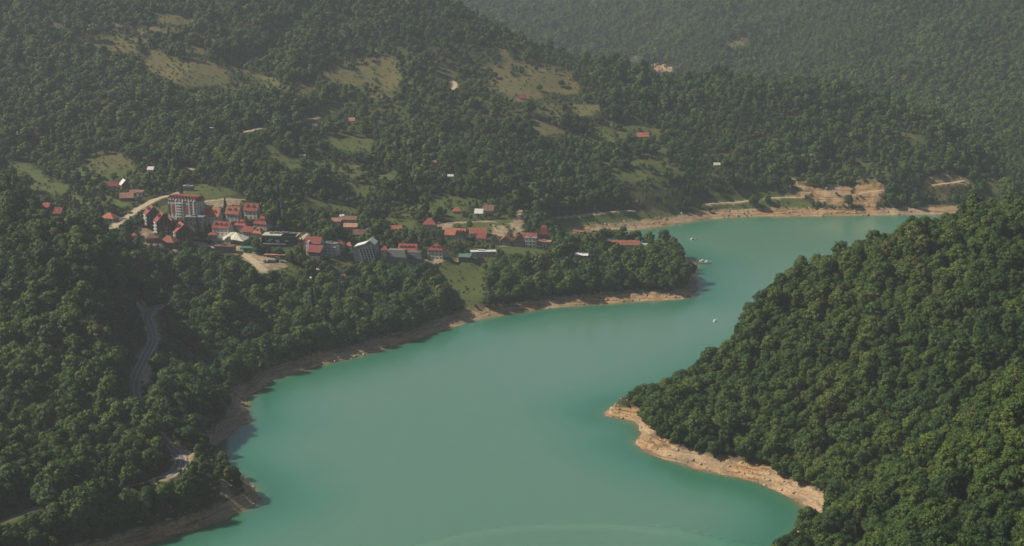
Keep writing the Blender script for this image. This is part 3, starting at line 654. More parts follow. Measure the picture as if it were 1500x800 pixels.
def water_material():
    m, nt, b = new_mat("lake_water")
    pos = geo_pos(nt)
    at = N(nt, "ShaderNodeAttribute", attribute_name="depth_zone")
    sc = N(nt, "ShaderNodeSeparateColor"); nt.links.new(at.outputs['Color'], sc.inputs[0])
    n1 = noise(nt, 0.012, 3, pos)
    col = ramp(nt, sc.outputs[0], [(0.0, (0.20, 0.18, 0.075)), (0.05, (0.055, 0.15, 0.075)), (0.16, (0.028, 0.145, 0.088)), (0.5, (0.062, 0.185, 0.122)), (1.0, (0.098, 0.200, 0.138))])
    col = mixc(nt, n1, col, mixc(nt, 0.18, col, (0.13, 0.23, 0.165)))
    nt.links.new(col, b.inputs['Base Color'])
    b.inputs['IOR'].default_value = 1.333
    b.inputs['Subsurface Weight'].default_value = 1.0; b.inputs['Subsurface Scale'].default_value = 2.4; b.inputs['Subsurface Radius'].default_value = (3.0, 7.0, 5.5)
    mp = N(nt, "ShaderNodeMapping"); mp.inputs['Scale'].default_value = (0.35, 1.0, 1.0); nt.links.new(pos, mp.inputs[0])
    rip = noise(nt, 0.55, 5, mp.outputs[0], 0.7)
    rg = math_(nt, 'ADD', 0.16, math_(nt, 'MULTIPLY', sc.outputs[1], 0.5)); nt.links.new(rg, b.inputs['Roughness'])
    bp = N(nt, "ShaderNodeBump"); bp.inputs['Distance'].default_value = 0.6
    st = math_(nt, 'ADD', 0.12, math_(nt, 'MULTIPLY', sc.outputs[1], 0.6)); nt.links.new(st, bp.inputs['Strength'])
    nt.links.new(rip, bp.inputs['Height']); nt.links.new(bp.outputs[0], b.inputs['Normal'])
    return m

def leaf_material(name, dark, mid, light, brown):
    m, nt, b = new_mat(name)
    oi = N(nt, "ShaderNodeObjectInfo")
    patch = noise(nt, 0.013, 3, oi.outputs['Location'])
    f = math_(nt, 'ADD', math_(nt, 'MULTIPLY', oi.outputs['Random'], 0.62), math_(nt, 'MULTIPLY', math_(nt, 'SUBTRACT', patch, 0.5), 1.1))
    f = math_(nt, 'ADD', f, 0.17)
    col = ramp(nt, f, [(0.08, dark), (0.42, mid), (0.8, light), (0.97, brown)])
    leafn = noise(nt, 0.9, 2, geo_pos(nt))
    hsv = N(nt, "ShaderNodeHueSaturation"); nt.links.new(col, hsv.inputs['Color'])
    nt.links.new(math_(nt, 'ADD', 0.55, math_(nt, 'MULTIPLY', leafn, 0.9)), hsv.inputs['Value'])
    nt.links.new(hsv.outputs[0], b.inputs['Base Color'])
    b.inputs['Roughness'].default_value = 0.6; b.inputs['Specular IOR Level'].default_value = 0.25
    tr = N(nt, "ShaderNodeBsdfTranslucent"); nt.links.new(hsv.outputs[0], tr.inputs[0])
    mx = N(nt, "ShaderNodeMixShader"); mx.inputs[0].default_value = 0.28
    nt.links.new(b.outputs[0], mx.inputs[1]); nt.links.new(tr.outputs[0], mx.inputs[2])
    nt.links.new(mx.outputs[0], nt.nodes["Material Output"].inputs[0])
    return m

_sm = {}
def simple(name, col, rough=0.8, var=0.25, scale=0.8, spec=0.3, metal=0.0):
    if name in _sm: return _sm[name]
    m, nt, b = new_mat(name)
    pos = geo_pos(nt)
    n = noise(nt, scale, 4, pos)
    d = tuple(c * (1 - var) for c in col); l = tuple(min(1, c * (1 + var)) for c in col)
    nt.links.new(ramp(nt, n, [(0.3, d), (0.7, l)]), b.inputs['Base Color'])
    b.inputs['Roughness'].default_value = rough; b.inputs['Specular IOR Level'].default_value = spec; b.inputs['Metallic'].default_value = metal
    _sm[name] = m
    return m
def roof_mat(name, col):
    if name in _sm: return _sm[name]
    m, nt, b = new_mat(name)
    tc = N(nt, "ShaderNodeTexCoord").outputs['Object']
    oi = N(nt, "ShaderNodeObjectInfo").outputs['Random']
    n = noise(nt, 0.6, 5, tc, 0.65); n2 = noise(nt, 3.0, 2, tc)
    c = ramp(nt, n, [(0.3, tuple(x * 0.6 for x in col)), (0.55, col), (0.75, tuple(min(1, x * 1.35 + 0.02) for x in col))])
    c = mixc(nt, ramp(nt, n2, [(0.55, (0, 0, 0)), (0.7, (0.5, 0.5, 0.5))]), c, tuple(x * 0.45 for x in col))
    hsv = N(nt, "ShaderNodeHueSaturation"); nt.links.new(c, hsv.inputs['Color'])
    nt.links.new(math_(nt, 'ADD', 0.8, math_(nt, 'MULTIPLY', oi, 0.4)), hsv.inputs['Value'])
    nt.links.new(hsv.outputs[0], b.inputs['Base Color'])
    b.inputs['Roughness'].default_value = 0.8; b.inputs['Specular IOR Level'].default_value = 0.25
    w = N(nt, "ShaderNodeTexWave"); w.inputs['Scale'].default_value = 1.2; nt.links.new(tc, w.inputs[0])
    bp = N(nt, "ShaderNodeBump"); bp.inputs['Strength'].default_value = 0.4; bp.inputs['Distance'].default_value = 0.1
    nt.links.new(w.outputs[1], bp.inputs['Height']); nt.links.new(bp.outputs[0], b.inputs['Normal'])
    _sm[name] = m
    return m

M_LEAF = leaf_material("leaves", (0.026, 0.058, 0.012), (0.062, 0.108, 0.016), (0.112, 0.155, 0.022), (0.125, 0.112, 0.036))
M_NEEDLE = leaf_material("needles", (0.012, 0.030, 0.014), (0.018, 0.042, 0.017), (0.026, 0.054, 0.020), (0.030, 0.052, 0.020))
M_BARK = simple("bark", (0.09, 0.065, 0.045), 0.9, 0.4, 2.0, 0.1)

# ------------------------------------------------------------------ object helpers
COL = scene.collection
def mesh(name, verts, faces, mats=(), fmat=None):
    me = bpy.data.meshes.new(name)
    me.from_pydata([tuple(map(float, v)) for v in verts], [], faces)
    for m in mats: me.materials.append(m)
    if fmat is not None: me.polygons.foreach_set('material_index', fmat)
    me.update()
    return me
def big_mesh(name, V, Q):
    """numpy vertices (n,3) and quads/tris (m,k)"""
    me = bpy.data.meshes.new(name)
    n, m, kk = len(V), len(Q), Q.shape[1]
    me.vertices.add(n); me.vertices.foreach_set('co', np.asarray(V, np.float32).ravel())
    me.loops.add(m * kk); me.loops.foreach_set('vertex_index', Q.astype(np.int32).ravel())
    me.polygons.add(m); me.polygons.foreach_set('loop_start', np.arange(0, m * kk, kk, dtype=np.int32))
    me.update(calc_edges=True)
    return me
def link(name, me, parent=None, loc=(0, 0, 0), rz=0.0, label=None, cat=None, group=None, kind=None):
    o = bpy.data.objects.new(name, me); COL.objects.link(o)
    o.location = loc
    if rz: o.rotation_euler = (0, 0, rz)
    if parent is not None: o.parent = parent
    if label: o['label'] = label
    if cat: o['category'] = cat
    if group: o['group'] = group
    if kind: o['kind'] = kind
    return o

# ------------------------------------------------------------------ terrain mesh
xs = np.unique(np.concatenate([np.arange(0, NX, 8), np.arange(int((-460 - GX0) / GS), int((480 - GX0) / GS))]))
ys = np.unique(np.concatenate([np.arange(0, NY, 8), np.arange(int((600 - GY0) / GS), int((1750 - GY0) / GS)), np.arange(int((1700 - GY0) / GS), int((2300 - GY0) / GS), 2), np.arange(int((2300 - GY0) / GS), NY, 4)]))
TV = np.stack([MX[np.ix_(ys, xs)], MY[np.ix_(ys, xs)], HT[np.ix_(ys, xs)]], -1)
ny, nx = len(ys), len(xs)
idx = np.arange(ny * nx).reshape(ny, nx)
TQ = np.stack([idx[:-1, :-1], idx[:-1, 1:], idx[1:, 1:], idx[1:, :-1]], -1).reshape(-1, 4)
me = big_mesh("terrain", TV.reshape(-1, 3), TQ)
me.polygons.foreach_set('use_smooth', np.ones(len(me.polygons), bool))
ca = me.color_attributes.new("cover", 'FLOAT_COLOR', 'POINT')
cv = np.stack([cover[i][np.ix_(ys, xs)] for i in range(4)], -1).reshape(-1)
ca.data.foreach_set('color', cv.astype(np.float32))
me.materials.append(terrain_material())
link("terrain", me, kind='structure', label='steep wooded valley sides with meadows and a bare rocky shore')

# ------------------------------------------------------------------ lake
wx = np.arange(-420, 1240, 5.0); wy = np.arange(440, 1760, 4.0)
WX, WY = np.meshgrid(wx, wy)
WD = np.clip(-sample(SD, WX, WY), 0, 60)
keep = sample(HT, WX, WY) < 3.0
jdx = np.arange(WX.size).reshape(WX.shape)
q = np.stack([jdx[:-1, :-1], jdx[:-1, 1:], jdx[1:, 1:], jdx[1:, :-1]], -1)
kq = keep[:-1, :-1] | keep[:-1, 1:] | keep[1:, 1:] | keep[1:, :-1]
q = q[kq]
used = np.unique(q); remap = np.full(WX.size, -1); remap[used] = np.arange(len(used))
V = np.stack([WX.ravel()[used], WY.ravel()[used], np.zeros(len(used))], -1)
me = big_mesh("lake", V, remap[q])
# a gust ruffles the water near the foot of the picture
gx0, gy0, _ = at_z(880, 990)
e = np.hypot((V[:, 0] - gx0) / 150.0, (V[:, 1] - gy0) / 178.0) + 0.03 * fbm(V[:, 0], V[:, 1], 40, 91, 3)
ring = sstep(1.0, 0.97, e) * (0.25 + 0.75 * sstep(0.90, 0.97, e)) + 0.35 * sstep(1.0, 0.97, e) * sstep(20, 90, V[:, 0])
streak = 0.10 * sstep(0.25, 0.6, fbm(V[:, 0] * 0.35, V[:, 1], 45, 95, 3))
wind = np.clip(ring + streak, 0, 1)
ca = me.color_attributes.new("depth_zone", 'FLOAT_COLOR', 'POINT')
dz = np.stack([WD.ravel()[used] / 60.0, wind, np.zeros(len(used)), np.ones(len(used))], -1)
ca.data.foreach_set('color', dz.astype(np.float32).ravel())
me.materials.append(water_material())
link("lake_water", me, kind='structure', label='calm turquoise reservoir winding between wooded banks')

# ------------------------------------------------------------------ trees
def quad_cloud(cent, nrm, size, rng):
    """one small leaf-spray quad per row"""
    n = len(cent)
    a = rng.normal(size=(n, 3)); a -= (a * nrm).sum(1, keepdims=True) * nrm
    a /= np.linalg.norm(a, axis=1, keepdims=True) + 1e-9
    b = np.cross(nrm, a)
    s = size[:, None]
    v = np.stack([cent - a * s - b * s * 0.75, cent + a * s - b * s * 0.6, cent + a * s * 0.7 + b * s * 0.8, cent - a * s * 0.8 + b * s * 0.7], 1).reshape(-1, 3)
    return v, np.arange(4 * n).reshape(n, 4)

def tube(p, q_, r0, r1, n=6):
    p = np.array(p, float); q_ = np.array(q_, float)
    d = q_ - p; d /= np.linalg.norm(d)
    u = np.cross(d, (0.3, 0.9, 0.1)); u /= np.linalg.norm(u); w = np.cross(d, u)
    a = np.arange(n) / n * 2 * math.pi
    ring_ = np.cos(a)[:, None] * u + np.sin(a)[:, None] * w
    v = np.vstack([p + ring_ * r0, q_ + ring_ * r1])
    f = np.array([[i, (i + 1) % n, n + (i + 1) % n, n + i] for i in range(n)])
    return v, f

def join(parts):
    V, F, o = [], [], 0
    for v, f in parts:
        V.append(v); F.append(f + o); o += len(v)
    return np.vstack(V), np.vstack(F)

def broadleaf(seed, height, rx, clumps, leaves, leaf, squash=1.0):
    rng = np.random.default_rng(seed)
    rz = height * 0.40 * squash; cz = height - rz * 0.98
    trunk = [tube((0, 0, -1.2), (0.1, 0.05, height * 0.35), 0.26, 0.19), tube((0.1, 0.05, height * 0.35), (0.0, 0.2, height * 0.75), 0.19, 0.06)]
    cs, rs = [], []
    for i in range(clumps):
        for _ in range(30):
            t = rng.random() * 2 * math.pi; z = rng.uniform(-0.75, 1.0)
            rr = math.sqrt(max(0, 1 - z * z)) * rng.uniform(0.55, 1.0)
            lob = 1 + 0.18 * math.sin(3 * t + seed) + 0.12 * math.sin(5 * t + 2 * seed)
            c = np.array([math.cos(t) * rr * rx * lob * 0.78, math.sin(t) * rr * rx * lob * 0.78, cz + z * rz * 0.82])
            if all(np.linalg.norm(c - o) > rx * 0.22 for o in cs): break
        cs.append(c); rs.append(rx * rng.uniform(0.22, 0.40))
    for c in cs[:5]:
        trunk.append(tube((0.05, 0.1, height * 0.33), c * 0.85 + np.array([0, 0, height * 0.05]), 0.11, 0.03, 5))
    pts, nrm, sz, dirs = [], [], [], []
    for c, r in zip(cs, rs):
        d = rng.normal(size=(leaves, 3)); d[:, 2] = d[:, 2] * 0.9 + 0.25
        d /= np.linalg.norm(d, axis=1, keepdims=True)
        rad = r * rng.uniform(0.72, 1.08, leaves)[:, None]; dirs.append(d)
        pts.append(c + d * rad * np.array([1, 1, 0.8])); nn = d + rng.normal(size=(leaves, 3)) * 0.35 + np.array([0, -0.0, 0.25]); nrm.append(nn / np.linalg.norm(nn, axis=1, keepdims=True)); sz.append(rng.uniform(0.6, 1.25, leaves) * leaf)
    v, f = quad_cloud(np.vstack(pts), np.vstack(nrm), np.concatenate(sz), rng)
    rr_ = np.vstack(pts) - np.array([0, 0, cz - rz * 0.35])
    rr_ /= np.linalg.norm(rr_, axis=1, keepdims=True)
    nv = rr_ * 0.5 + np.vstack(dirs) * 0.85 + rng.normal(size=rr_.shape) * 0.30
    return join(trunk), (v, f), np.repeat(nv / np.linalg.norm(nv, axis=1, keepdims=True), 4, 0)

def conifer(seed, height, rx, leaves, leaf):
    rng = np.random.default_rng(seed)
    trunk = [tube((0, 0, -1.2), (0, 0, height * 0.97), 0.24, 0.03)]
    t = rng.random(leaves) ** 0.75
    z = height * (0.08 + 0.92 * (1 - t) )
    tier = 0.82 + 0.18 * np.cos(z / height * 46 + seed)
    r = rx * (1 - z / height * 0.985) * tier * np.sqrt(rng.uniform(0.35, 1.0, leaves)) + 0.08
    a = rng.random(leaves) * 2 * math.pi
    pts = np.stack([np.cos(a) * r, np.sin(a) * r, z - r * 0.25], -1)
    nrm = np.stack([np.cos(a) * 0.7, np.sin(a) * 0.7, np.full(leaves, 0.75)], -1) + rng.normal(size=(leaves, 3)) * 0.3
    nrm /= np.linalg.norm(nrm, axis=1, keepdims=True)
    v, f = quad_cloud(pts, nrm, rng.uniform(0.6, 1.3, leaves) * leaf, rng)
    return join(trunk), (v, f), np.repeat(nrm, 4, 0)

FORMS = []      # (trunk mesh, crown mesh, joined mesh)
def add_form(tr, cr, nv, leafm):
    tm = big_mesh("trunk", *tr); tm.materials.append(M_BARK)
    cm = big_mesh("crown", *cr); cm.materials.append(leafm)
    v, f = join([tr, cr]); jm = big_mesh("tree", v, f); jm.materials.append(M_BARK); jm.materials.append(leafm)
    mi = np.zeros(len(f), np.int32); mi[len(tr[1]):] = 1; jm.polygons.foreach_set('material_index', mi)
    for me_, pre in ((cm, 0), (jm, len(tr[0]))):
        me_.polygons.foreach_set('use_smooth', np.ones(len(me_.polygons), bool))
        nn = np.zeros((len(me_.vertices), 3)); nn[pre:] = nv
        me_.normals_split_custom_set_from_vertices(nn.tolist())
    FORMS.append((tm, cm, jm))
shapes = [(9.5, 4.2, 1.0), (10.5, 4.0, 1.05), (8.5, 4.4, 0.95), (11.5, 3.8, 1.1), (9.0, 3.6, 1.05), (8.0, 4.0, 0.9)]
for i, (h, r, s) in enumerate(shapes): add_form(*broadleaf(100 + i, h, r, 34, 80, 0.29, s), M_LEAF)            # 0-5 fine crowns
for i, (h, r, s) in enumerate(shapes[:5]): add_form(*broadleaf(200 + i, h, r, 26, 30, 0.50, s), M_LEAF)         # 6-10 coarser crowns for far slopes
for i in range(2): add_form(*conifer(300 + i, 13 + i, 3.2, 900, 0.42), M_NEEDLE)                               # 11-12 spruces
for i in range(2): add_form(*broadleaf(400 + i, 15, 2.3, 30, 44, 0.38, 1.12), M_LEAF)                          # 13-14 poplars
for i in range(2): add_form(*broadleaf(500 + i, 2.6, 1.7, 10, 30, 0.24, 1.1), M_LEAF)                          # 15-16 shrubs
FORM_R = np.array([4.2, 4.0, 4.4, 3.8, 3.6, 4.0, 4.2, 4.0, 4.4, 3.8, 3.6, 3.2, 3.2, 2.3, 2.3, 1.7, 1.7])
FORM_H = np.array([9.5, 10.5, 8.5, 11.5, 9.0, 8.0, 9.5, 10.5, 8.5, 11.5, 9.0, 13, 14, 15, 15, 2.6, 2.6])


def protect_poly(prot, poly, dist=None):
    qx, qy = np.meshgrid((np.arange(750) + 0.5) * 2, (np.arange(400) + 0.5) * 2)
    P = np.array(poly)
    i0, i1 = max(int(P[:, 0].min() / 2) - 1, 0), min(int(P[:, 0].max() / 2) + 2, 750)
    j0, j1 = max(int(P[:, 1].min() / 2) - 1, 0), min(int(P[:, 1].max() / 2) + 2, 400)
    if i1 <= i0 or j1 <= j0: return
    X = qx[j0:j1, i0:i1]; Y = qy[j0:j1, i0:i1]
    m = in_poly(X, Y, poly)
    d = hd_at(X, Y) if dist is None else np.full(X.shape, float(dist))
    sub = prot[j0:j1, i0:i1]; sub[m] = d[m]
prot = np.zeros((400, 750))
for kind, poly in FIELDS: protect_poly(prot, poly)
def protect_path(pts, half):
    for (ax, ay), (bx, by) in zip(pts[:-1], pts[1:]):
        protect_poly(prot, [(ax, ay - half), (bx, by - half), (bx + 0.5, by + half), (ax - 0.5, ay + half)])
        protect_poly(prot, [(ax - half, ay), (ax + half, ay), (bx + half, by), (bx - half, by)])
for nm, pts, w, kind in LANES: protect_path(pts, 2.5)
protect_path([(0,769),(60,746)], 4); protect_path([(190,715),(222,708),(248,697),(262,685),(264,673),(256,663),(246,655)], 5)
protect_path([(200,550),(207,535),(217,515),(224,499),(221,482),(216,468),(217,458),(226,452),(238,448)], 5)
for rc in PROTECT_RECTS: protect_poly(prot, rc[0], rc[1])

def scatter(step_near, step_far):
    out = []
    d = 470.0
    rng = np.random.default_rng(5)
    while d < 3850:
        st = step_near + (step_far - step_near) * min(1, max(0, (d - 700) / 1300))
        xmax = d * 0.335 + 70
        x = np.arange(-xmax, xmax, st)
        out.append(np.stack([x + rng.uniform(-0.5, 0.5, len(x)) * st, d + rng.uniform(-0.5, 0.5, len(x)) * st], -1))
        d += st * 0.9
    return np.vstack(out)
P = scatter(4.5, 5.4)
z = sample(HT, P[:, 0], P[:, 1])
sd = sample(SD, P[:, 0], P[:, 1])
cm_ = np.stack([sample(cover[i], P[:, 0], P[:, 1]) for i in range(4)], -1)
_sx, _sy, _ = at_z(948, 624)
spit = np.exp(-((P[:, 0] - _sx) ** 2 / 160.0 + (P[:, 1] - _sy) ** 2 / 260.0))
ok = (z > 4.6 + 2.4 * fbm(P[:, 0], P[:, 1], 25, 15, 2) - spit * 4.5) & (sd > 8.5 - 7.5 * spit) & (sample(notree.astype(np.float32), P[:, 0], P[:, 1]) < 0.3)
open_land = cm_.max(1) > 0.7
thin = fbm(P[:, 0], P[:, 1], 110, 131, 4, 0.6) + 0.15 * sstep(1500, 1900, P[:, 1]) * (P[:, 0] < 150) + 0.12 * ((P[:, 1] > 1380) & (P[:, 1] < 1560) & (P[:, 0] < 80))
ok &= ~((P[:, 1] > 1330) & (P[:, 1] < 2050) & (RNG.random(len(P)) < 0.55 * sstep(0.12, 0.35, thin)))
sparse = RNG.random(len(P)) < np.where(cm_[:, 0] > 0.4, 0.56, np.where(cm_[:, 1] > 0.4, 0.30, np.where(cm_[:, 3] > 0.4, 0.10, 0.0)))
ok &= (~open_land) | sparse
for bx, by, br in FOOTPRINTS: ok &= np.hypot(P[:, 0] - bx, P[:, 1] - by) > br + 2.0
# keep what could be seen from here or from a step aside
tx, ty = project(P[:, 0], P[:, 1], z + 22)
near_seen = P[:, 1] <= hd_at(np.clip(tx, 0, 1499), np.clip(ty, 0, 799)) + 25
ok &= near_seen & (tx > -90) & (tx < 1590) & (ty < 860)
P = P[ok]; z = z[ok]; open_land = open_land[ok]
n = len(P)
size = np.exp(RNG.normal(-0.10, 0.35, n)) * (0.92 + 0.42 * fbm(P[:, 0], P[:, 1], 90, 81, 3))
size *= np.where(P[:, 1] > 1500, 0.86, 1.0) * np.where(P[:, 1] < 830, 0.95, 1.0)
town = in_poly(*project(P[:, 0], P[:, 1], z), [(150,230),(330,262),(520,290),(740,290),(830,330),(830,372),(640,376),(470,384),(400,384),(290,352),(180,352),(60,320)])
size *= np.where(town, 0.72, 1.0)
size = np.clip(size, 0.38, 1.75)
base_px = project(P[:, 0], P[:, 1], z)
for poly_, f_ in (([(60,738),(180,726),(180,770),(60,800)], 1.4), ([(182,575),(236,588),(248,665),(212,650)], 1.5), ([(262,650),(330,668),(392,715),(388,752),(300,750),(262,700)], 0.58), ([(150,415),(212,428),(214,470),(206,520),(190,548),(160,500)], 0.5)):
    size[in_poly(*base_px, poly_)] *= f_
form = np.where(P[:, 1] < 1330, RNG.integers(0, 6, n), RNG.integers(6, 11, n))
conif = (RNG.random(n) < np.where(town, 0.10, np.where(P[:, 1] > 1150, 0.012, 0.0))); form[conif] = RNG.integers(11, 13, conif.sum())
shr = open_land & (RNG.random(n) < 0.66); form[shr] = RNG.integers(15, 17, shr.sum()); size[shr] = RNG.uniform(0.6, 2.0, shr.sum()) * (0.65 + 0.8 * np.clip(0.5 + fbm(P[shr, 0], P[shr, 1], 30, 211, 2), 0, 1)); ot = open_land & ~shr; size[ot] *= 0.6
pop = in_poly(*project(P[:, 0], P[:, 1], z), [(920,282),(1032,276),(1036,302),(960,306),(925,304)]); form[pop] = RNG.integers(13, 15, pop.sum())
sp_ = in_poly(*base_px, [(875,565),(932,572),(936,622),(875,622)]); form[sp_] = RNG.integers(15, 17, sp_.sum()); size[sp_] = RNG.uniform(0.9, 1.8, sp_.sum())
# thin the spots where a crown would hide a building, lane or meadow that the valley shows
def hides(sz):
    bad = np.zeros(n, bool)
    R = FORM_R[form] * sz; Hh = FORM_H[form] * sz
    for fz in (0.3, 0.55, 0.8, 0.98):
        for fxr in (-0.9, -0.45, 0.0, 0.45, 0.9):
            a, b_ = project(P[:, 0] + fxr * R * (1.0 if fz < 0.9 else 0.4), P[:, 1], z + Hh * fz)
            inn = (a >= 0) & (a < 1500) & (b_ >= 0) & (b_ < 800)
            ia = np.clip((a / 2).astype(int), 0, 749); ib = np.clip((b_ / 2).astype(int), 0, 399)
            bad |= inn & (prot[ib, ia] > P[:, 1] + 1.5)
    return bad
for fct in (0.7, 0.55):
    b_ = hides(size); size[b_] *= fct
b_ = hides(size) & ~shr
form[b_] = RNG.integers(15, 17, b_.sum()); size[b_] = RNG.uniform(0.7, 1.1, b_.sum())
b2 = hides(size) & b_ & (RNG.random(n) < 0.5)
P = P[~b2]; z = z[~b2]; size = size[~b2]; form = form[~b2]; n = len(P)
rot = RNG.random(n) * 6.283
# the three hundred trees that show largest are things of their own
a, b_ = project(P[:, 0], P[:, 1], z + FORM_H[form] * size * 0.7)
vis = (a > 5) & (a < 1495) & (b_ > 5) & (b_ < 795) & (P[:, 1] <= hd_at(a, b_) + 12) & (form < 6)
rank = np.where(vis, size * FORM_R[form] / P[:, 1], 0)
TOP = np.argsort(-rank)[:300]
is_top = np.zeros(n, bool); is_top[TOP] = True

src = bpy.data.collections.new("tree_forms")
for i, (tm, cm, jm) in enumerate(FORMS):
    o = bpy.data.objects.new("tree_form.%03d" % i, jm); src.objects.link(o)
rest = ~is_top
fm = bpy.data.meshes.new("forest")
fm.vertices.add(int(rest.sum())); fm.vertices.foreach_set('co', np.stack([P[rest, 0], P[rest, 1], z[rest]], -1).astype(np.float32).ravel())
for nm, arr, ty in (("tree_size", size[rest] , 'FLOAT'), ("tree_turn", rot[rest], 'FLOAT'), ("tree_tall", RNG.uniform(0.82, 1.2, int(rest.sum())), 'FLOAT')):
    at_ = fm.attributes.new(nm, ty, 'POINT'); at_.data.foreach_set('value', arr.astype(np.float32))
at_ = fm.attributes.new("tree_form", 'INT', 'POINT'); at_.data.foreach_set('value', form[rest].astype(np.int32))
fm.update()
forest = link("forest", fm, kind='stuff', label='dense mixed green woodland covering the valley sides')
ng = bpy.data.node_groups.new("forest_nodes", 'GeometryNodeTree')
ng.interface.new_socket("Geometry", in_out='INPUT', socket_type='NodeSocketGeometry')
ng.interface.new_socket("Geometry", in_out='OUTPUT', socket_type='NodeSocketGeometry')
gi = ng.nodes.new("NodeGroupInput"); go = ng.nodes.new("NodeGroupOutput")
ci = ng.nodes.new("GeometryNodeCollectionInfo"); ci.inputs['Collection'].default_value = src
ci.inputs['Separate Children'].default_value = True; ci.inputs['Reset Children'].default_value = True
iop = ng.nodes.new("GeometryNodeInstanceOnPoints"); iop.inputs['Pick Instance'].default_value = True
def named(nm, dt):
    x_ = ng.nodes.new("GeometryNodeInputNamedAttribute"); x_.data_type = dt; x_.inputs[0].default_value = nm
    return x_.outputs[0]
L = ng.links.new
L(gi.outputs[0], iop.inputs['Points']); L(ci.outputs[0], iop.inputs['Instance']); L(named("tree_form", 'INT'), iop.inputs['Instance Index'])
cr_ = ng.nodes.new("ShaderNodeCombineXYZ"); L(named("tree_turn", 'FLOAT'), cr_.inputs[2]); L(cr_.outputs[0], iop.inputs['Rotation'])
cs_ = ng.nodes.new("ShaderNodeCombineXYZ"); ts = named("tree_size", 'FLOAT'); L(ts, cs_.inputs[0]); L(ts, cs_.inputs[1])
mu = ng.nodes.new("ShaderNodeMath"); mu.operation = 'MULTIPLY'; L(ts, mu.inputs[0]); L(named("tree_tall", 'FLOAT'), mu.inputs[1]); L(mu.outputs[0], cs_.inputs[2])
L(cs_.outputs[0], iop.inputs['Scale']); L(iop.outputs[0], go.inputs[0])
md = forest.modifiers.new("forest_nodes", 'NODES'); md.node_group = ng
print("FOREST", n)

def plant(form_i, x, y, zz, s, turn, label, cat='tree', group=None, name='broadleaf_tree', tall=1.0):
    e = bpy.data.objects.new(name, None); COL.objects.link(e); e.empty_display_size = 1.0
    e.location = (x, y, zz); e.rotation_euler = (0, 0, turn); e.scale = (s, s, s * tall)
    e['label'] = label; e['category'] = cat
    if group: e['group'] = group
    link('trunk', FORMS[form_i][0], e); link('crown', FORMS[form_i][1], e)
    return e
for i in TOP:
    right = P[i, 0] > 0
    plant(int(form[i]), P[i, 0], P[i, 1], z[i], size[i], rot[i], 'leafy green tree packed into the near canopy of the %s slope' % ('right' if right else 'left'), group='near trees of the %s slope' % ('right' if right else 'left'), tall=float(RNG.uniform(0.85, 1.15)))

# ------------------------------------------------------------------ buildings
WALL = {'plaster': simple('wall_plaster', (0.42, 0.38, 0.31), 0.9, 0.2), 'whitewall': simple('wall_white', (0.56, 0.54, 0.48), 0.9, 0.15), 'timber': simple('wall_timber', (0.20, 0.11, 0.06), 0.9, 0.3),
        'darkwall': simple('wall_dark', (0.12, 0.10, 0.085), 0.9, 0.3), 'stone': simple('wall_stone', (0.22, 0.19, 0.16), 0.95, 0.35), 'brownclad': simple('wall_brown_cladding', (0.13, 0.062, 0.046), 0.8, 0.3),
        'greyclad': simple('wall_grey_cladding', (0.23, 0.225, 0.21), 0.85, 0.2), 'redwall': simple('wall_red', (0.30, 0.085, 0.07), 0.85, 0.2), 'greenwall': simple('wall_green_grey', (0.22, 0.24, 0.19), 0.85, 0.2)}
ROOF = {'red': roof_mat('roof_red', (0.27, 0.070, 0.055)), 'orange': roof_mat('roof_orange', (0.36, 0.125, 0.070)), 'salmon': roof_mat('roof_salmon', (0.42, 0.20, 0.135)), 'brown': roof_mat('roof_brown', (0.20, 0.105, 0.075)),
        'white': roof_mat('roof_white', (0.66, 0.64, 0.58)), 'cream': roof_mat('roof_cream', (0.60, 0.55, 0.42)), 'grey': roof_mat('roof_grey', (0.20, 0.19, 0.17)), 'darkgrey': roof_mat('roof_dark_grey', (0.10, 0.098, 0.095)), 'teal': roof_mat('roof_teal', (0.09, 0.20, 0.155))}
M_GLASS = simple('window_glass', (0.025, 0.03, 0.035), 0.12, 0.2, 1.0, 0.6)
M_FRAME = simple('window_frame', (0.50, 0.48, 0.44), 0.6, 0.1)
M_TRIM = simple('white_trim', (0.62, 0.60, 0.55), 0.7, 0.1)
M_DOOR = simple('door_wood', (0.13, 0.07, 0.04), 0.7, 0.3)

def box_vf(x0, x1, y0, y1, z0, z1):
    v = [(x0, y0, z0), (x1, y0, z0), (x1, y1, z0), (x0, y1, z0), (x0, y0, z1), (x1, y0, z1), (x1, y1, z1), (x0, y1, z1)]
    return v, [(0, 3, 2, 1), (4, 5, 6, 7), (0, 1, 5, 4), (1, 2, 6, 5), (2, 3, 7, 6), (3, 0, 4, 7)]
def cat(*vfs):
    V, F = [], []
    for v, f in vfs:
        o = len(V); V += list(v); F += [tuple(i + o for i in q_) for q_ in f]
    return V, F
def prism(profile, axis, a0, a1):
    """profile = [(u, z)...] counter-clockwise; extruded along x or y"""
    n_ = len(profile)
    if axis == 'x': V = [(a0, u, z_) for u, z_ in profile] + [(a1, u, z_) for u, z_ in profile]
    else: V = [(u, a1, z_) for u, z_ in profile] + [(u, a0, z_) for u, z_ in profile]
    F = [tuple(range(n_ - 1, -1, -1)), tuple(range(n_, 2 * n_))] + [(i, (i + 1) % n_, n_ + (i + 1) % n_, n_ + i) for i in range(n_)]
    return V, F
def part(name, vf, mat_, parent, loc=(0, 0, 0), rz=0.0):
    return link(name, mesh(name, vf[0], vf[1], [mat_]), parent, loc, rz)

